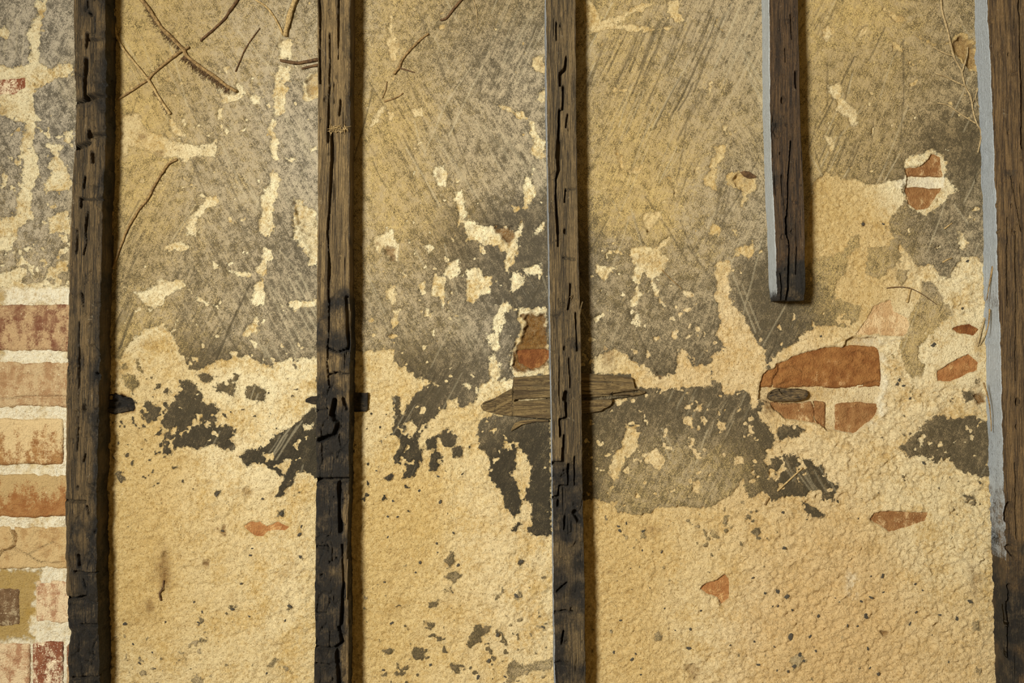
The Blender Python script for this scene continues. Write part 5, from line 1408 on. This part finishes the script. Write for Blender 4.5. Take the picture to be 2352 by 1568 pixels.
for i, (q, a, b) in enumerate(((([(1145, 330), (1190, 355), (1240, 375), (1285, 388)]), 1.4, 2.0), ([(1395, 318), (1390, 370), (1365, 430), (1345, 492)], 1.4, 2.0), ([(1165, 505), (1240, 530), (1300, 560), (1357, 587)], 1.5, 2.0),
                            ([(1180, 705), (1250, 722), (1320, 770), (1380, 810), (1435, 843)], 1.6, 2.0), ([(1415, 705), (1438, 655), (1452, 605), (1436, 650), (1440, 690), (1462, 735)], 1.2, .9))):
    stem('side_shoot', None, None, E1(q), a, b, v_grey, parent=o, seed=19 + i, lift=2)
stem('twig', 'thin bowed dark twig on the pale plaster above the large exposed brick', 'twig', E2([(840, 478), (920, 470), (1000, 480), (1080, 520), (1140, 560), (1180, 590)]), 1.3, .8, v_dark, 'dry twigs and straw', seed=30)
stem('straw_stub', 'stubby straw bit hanging under the bowed twig', 'straw', E2([(1000, 485), (988, 530), (975, 575)]), 2.2, 3.2, v_straw, 'dry twigs and straw', seed=31)
stem('straw', 'pale straw leaning against the whitewashed stud above the small red brick', 'straw', E2([(1505, 680), (1482, 760), (1455, 870)]), 2.0, 2.6, v_grey, 'dry twigs and straw', seed=32, lift=2)
stem('straw', 'second thinner straw crossing towards the whitewashed stud', 'straw', E2([(1525, 740), (1500, 810), (1468, 865)]), 1.8, 1.6, v_grey, 'dry twigs and straw', seed=33, lift=3)
stem('straw', 'small straw on the grey patch left of the whitewashed stud, upper one', 'straw', E2([(1278, 38), (1250, 58), (1225, 76)]), 1.2, 2.0, v_straw, 'dry twigs and straw', seed=34)
stem('straw', 'small straw on the grey patch left of the whitewashed stud, lower one', 'straw', E2([(1282, 274), (1250, 285), (1218, 303)]), 1.4, 2.2, v_straw, 'dry twigs and straw', seed=35)
stem('straw', 'long straw stuck on the dark hatched patch under the peg', 'straw', D3([(1578, 126), (1500, 198), (1410, 282)]), 1.8, 2.2, v_straw, 'dry twigs and straw', seed=36)
stem('straw', 'short brown straw just below the long straw', 'straw', D3([(1352, 325), (1340, 350), (1328, 374)]), 2.0, 2.4, v_brown, 'dry twigs and straw', seed=37)
stem('root_curl', 'small dark curled root in the brown stain of the lower first bay', 'root', B3([(342, 880), (335, 930), (312, 970), (322, 1015)]), 1.6, 2.2, v_dark, 'dry twigs and straw', seed=38)
stem('twig', 'fine crooked twig left of the short sawn stud near a pale fleck', 'twig', D2([(648, 352), (720, 425), (785, 482)]), 1.3, 1.0, v_brown, 'dry twigs and straw', seed=39)
stem('twig', 'thin root thread hanging below the peg over the lower exposed bricks', 'twig', E4([(800, 955), (830, 1060), (815, 1190)]), 1.2, .9, v_grey, 'dry twigs and straw', seed=40, lift=6)


# loose fibres and dabs that belong to the studs
def on_stud(name, stud, pts, r0, r1, mat, h=DS, seed=0, label=None):
    p = smooth_path([front(x, y, h) for x, y in pts])
    rad = np.linspace(r0, r1, len(p))
    V, Q, Tq = tube_data(np.column_stack([p, h + rad * .4 + np.sin(np.linspace(0, 3.1, len(p))) * 3]), rad, 6, seed)
    ob = link(name, mesh_tris(name, V - np.array(stud.location), Q, Tq), mat, stud)
    if label:
        ob['label'] = label
    return ob


on_stud('splinter', stud3, C2([(1592, 570), (1580, 610), (1568, 690)]), 1.8, .9, wood6, DS - 2, 61, 'loose sliver of wood on the right edge')
on_stud('splinter', stud3, C2([(1505, 540), (1522, 525), (1512, 560)]), 1.2, .8, wood6, DS, 62)
rt = np.random.default_rng(8)
tv, tq, tt, off = [], [], [], 0
for k in range(46):
    x, y = 770 + rt.uniform(-14, 30), 296 + rt.normal(0, 4)
    a_ = rt.uniform(-.5, .5) + (math.pi / 2 if rt.random() < .45 else 0)
    l = rt.uniform(7, 18)
    q = [front(x - math.cos(a_) * l * .5, y - math.sin(a_) * l * .4, DS), front(x, y + rt.normal(0, 2), DS), front(x + math.cos(a_) * l * .5, y + math.sin(a_) * l * .6, DS)]
    V, Q, Tq = tube_data(np.array([(q[0][0], q[0][1], DS + 1), (q[1][0], q[1][1], DS + rt.uniform(2, 6)), (q[2][0], q[2][1], DS + 1)]), np.array([.5, .8, .4]), 4, k, 0)
    tv.append(V); tq.append(Q + off); tt.append(Tq + off); off += len(V)
tf = link('fibre_tuft', mesh_tris('fibre_tuft', np.vstack(tv) - np.array(stud2.location), np.vstack(tq), np.vstack(tt)), v_straw, stud2)
tf['kind'] = 'stuff'
tf['label'] = 'pale tuft of dry fibres stuck to the face'
on_stud('splinter', stud2, B3([(1570, 740), (1566, 900), (1562, 1040)]), 1.6, 1.0, wood2, DS - 1, 63)
for i, q in enumerate(([(1560, 330), (1538, 430), (1520, 560)], [(1500, 1120), (1530, 1240), (1545, 1360), (1552, 1450)], [(1540, 620), (1528, 720), (1515, 800)])):
    on_stud('bark_fibre', stud5, E2(q), 2.2, 1.0, v_brown, DS - 26, 64 + i)


# ------------------------------------------------------------------ grit: black chips bedded in the lower plaster
gp = G('black_grit')
gpn = gp.noise(gp.coords(), .3, 3, .6)
gp.bump(gpn, 1.5, .8)
grit = gp.done(gp.mix(gpn, lin((34, 32, 28)), lin((104, 97, 84))), .7)
gshapes = []
for sd in range(6):
    r = np.random.default_rng(900 + sd)
    nlat, nlon = 5, 8
    V = [(0, -1.0, 0)]
    for i in range(1, nlat):
        th = math.pi * i / nlat
        for j in range(nlon):
            ph = 2 * math.pi * j / nlon
            q = r.uniform(.5, 1.3)
            V.append((math.sin(th) * math.cos(ph) * q, -math.cos(th) * .55 * q, math.sin(th) * math.sin(ph) * q * .85))
    V.append((0, .55, 0))
    V[0] = (0, -.5, 0)
    F = [(0, 1 + (j + 1) % nlon, 1 + j) for j in range(nlon)]
    for i in range(nlat - 2):
        for j in range(nlon):
            a_ = 1 + i * nlon
            F.append((a_ + j, a_ + (j + 1) % nlon, a_ + nlon + (j + 1) % nlon, a_ + nlon + j))
    a_ = 1 + (nlat - 2) * nlon
    F += [(a_ + j, a_ + (j + 1) % nlon, len(V) - 1) for j in range(nlon)]
    me = bpy.data.meshes.new('grit_chip')
    me.from_pydata(V, [], F)
    me.materials.append(grit)
    gshapes.append(me)
gl = []
gl += [(x, y, s) for (x, y), s in zip(B3([(700, 300), (1000, 335), (1128, 432), (1250, 570), (1255, 722), (735, 550), (597, 1092), (540, 1027), (800, 1070), (1185, 1052), (80, 1170), (265, 1362), (175, 1437), (930, 668), (1150, 1150), (350, 1160), (915, 715), (860, 900), (1260, 520), (130, 1310), (280, 1470), (1030, 1500), (570, 1160), (915, 1120)]), [8, 5, 6, 6, 6, 5, 6, 4, 7, 7, 6, 4, 5, 4, 4, 3, 4, 4, 5, 4, 4, 5, 4, 4])]
gl += [(x, y, s) for (x, y), s in zip(C3([(190, 147), (300, 350), (615, 355), (475, 280), (265, 455), (330, 455), (590, 635), (705, 563), (480, 765), (735, 780), (595, 695), (240, 895), (290, 1170), (1160, 752), (1125, 980), (870, 1527), (940, 1420), (1000, 1245), (1300, 1190), (550, 1445), (1050, 1525), (235, 1480), (265, 590), (450, 830), (600, 185), (1080, 400)]), [5, 5, 6, 5, 4, 4, 5, 5, 6, 6, 4, 4, 6, 7, 7, 7, 8, 7, 7, 5, 5, 5, 4, 4, 5, 4])]
gl += [(x, y, s) for (x, y), s in zip(D3([(405, 500), (360, 547), (345, 518), (515, 550), (640, 690), (510, 680), (1455, 660), (1245, 860), (1475, 990), (1415, 955), (1330, 965), (1510, 1075), (1685, 1115), (1500, 1255), (1630, 1255), (1560, 1370), (1590, 1415), (1520, 1450), (1480, 1485), (820, 1335), (830, 1205), (730, 1215), (660, 1068), (900, 1080), (430, 800), (365, 1150), (440, 1410), (1445, 420), (1390, 1320), (1260, 1290), (1095, 1310), (1285, 1445), (1410, 1480), (320, 1360), (560, 930), (500, 1510), (1380, 1050), (1415, 1050), (465, 1370)]), [5, 6, 5, 6, 5, 4, 6, 5, 10, 7, 6, 5, 6, 9, 6, 7, 7, 7, 5, 7, 5, 3, 4, 5, 3, 5, 6, 4, 4, 6, 4, 6, 5, 5, 3, 4, 4, 4, 4])]
gl += [(x, y, s) for (x, y), s in zip(E3([(140, 660), (800, 850), (1020, 905), (1065, 945), (715, 990), (655, 1020), (685, 1115), (985, 1170), (1295, 1135), (1020, 1090), (1180, 1110), (700, 1330), (1240, 1425), (715, 1465), (770, 1505), (1385, 1020), (1130, 1245), (310, 1255), (350, 1350), (130, 425), (632, 465), (560, 1180), (630, 1185), (270, 1415), (1070, 92), (165, 1485), (505, 1020), (478, 995), (720, 850), (805, 960)]), [6, 7, 5, 4, 6, 5, 8, 6, 7, 5, 5, 6, 4, 4, 6, 8, 3, 5, 4, 4, 3, 4, 4, 5, 6, 5, 3, 2.5, 3, 5])]
gl += [(p_[0], p_[1], s) for p_, s in zip(E2([(395, 805), (1160, 865), (1355, 615), (1000, 1225), (930, 1100), (915, 1130), (685, 40), (820, 42), (1390, 295), (960, 1140)]), [4, 9, 5, 6, 6, 6, 6, 5, 7, 6])]
rg = np.random.default_rng(77)
for i, (x, y, s) in enumerate(gl):
    ob = bpy.data.objects.new('grit_chip', gshapes[i % 6])
    COL.objects.link(ob)
    ob.parent = wall
    s *= .72
    hh = wall_h(x, y)
    ob.location = W(x, y, hh - .1 * s)
    ob.scale = (s * S * rg.uniform(.8, 1.3), s * S * .5, s * S * rg.uniform(.7, 1.1))
    ob.rotation_euler = (rg.normal(0, .2), rg.uniform(0, 6.28), rg.normal(0, .2))
# a dark leaf scrap caught in the hollow beside the sawn-off stud
lp = D1([(1178, 1172), (1205, 1163), (1240, 1168), (1268, 1185), (1295, 1204), (1270, 1212), (1240, 1212), (1205, 1198)])
lc = np.mean(lp, 0)
V, F = [], []
zc = wall_h(*lc) + 3
ring = [(x, y, wall_h(x, y) + 1.5) for x, y in lp]
pts = [(lc[0], lc[1], zc + 3)] + ring + [(lc[0], lc[1], zc + 1.6)] + [(x, y, h - .8) for x, y, h in ring]
nl = len(lp)
for j in range(nl):
    F.append((0, 1 + (j + 1) % nl, 1 + j))
    F.append((nl + 1, nl + 2 + j, nl + 2 + (j + 1) % nl))
    F.append((1 + j, 1 + (j + 1) % nl, nl + 2 + (j + 1) % nl, nl + 2 + j))
oc = W(lc[0], lc[1], zc)
me = bpy.data.meshes.new('leaf_scrap')
me.from_pydata([tuple(W(*q) - oc) for q in pts], [], F)
ob = link('leaf_scrap', me, v_dark, None, oc)
tag(ob, 'small dark dried leaf scrap in the hollow beside the short sawn stud', 'leaf')
print('done', sum(len(o.data.polygons) * 2 for o in COL.objects if o.type == 'MESH'))
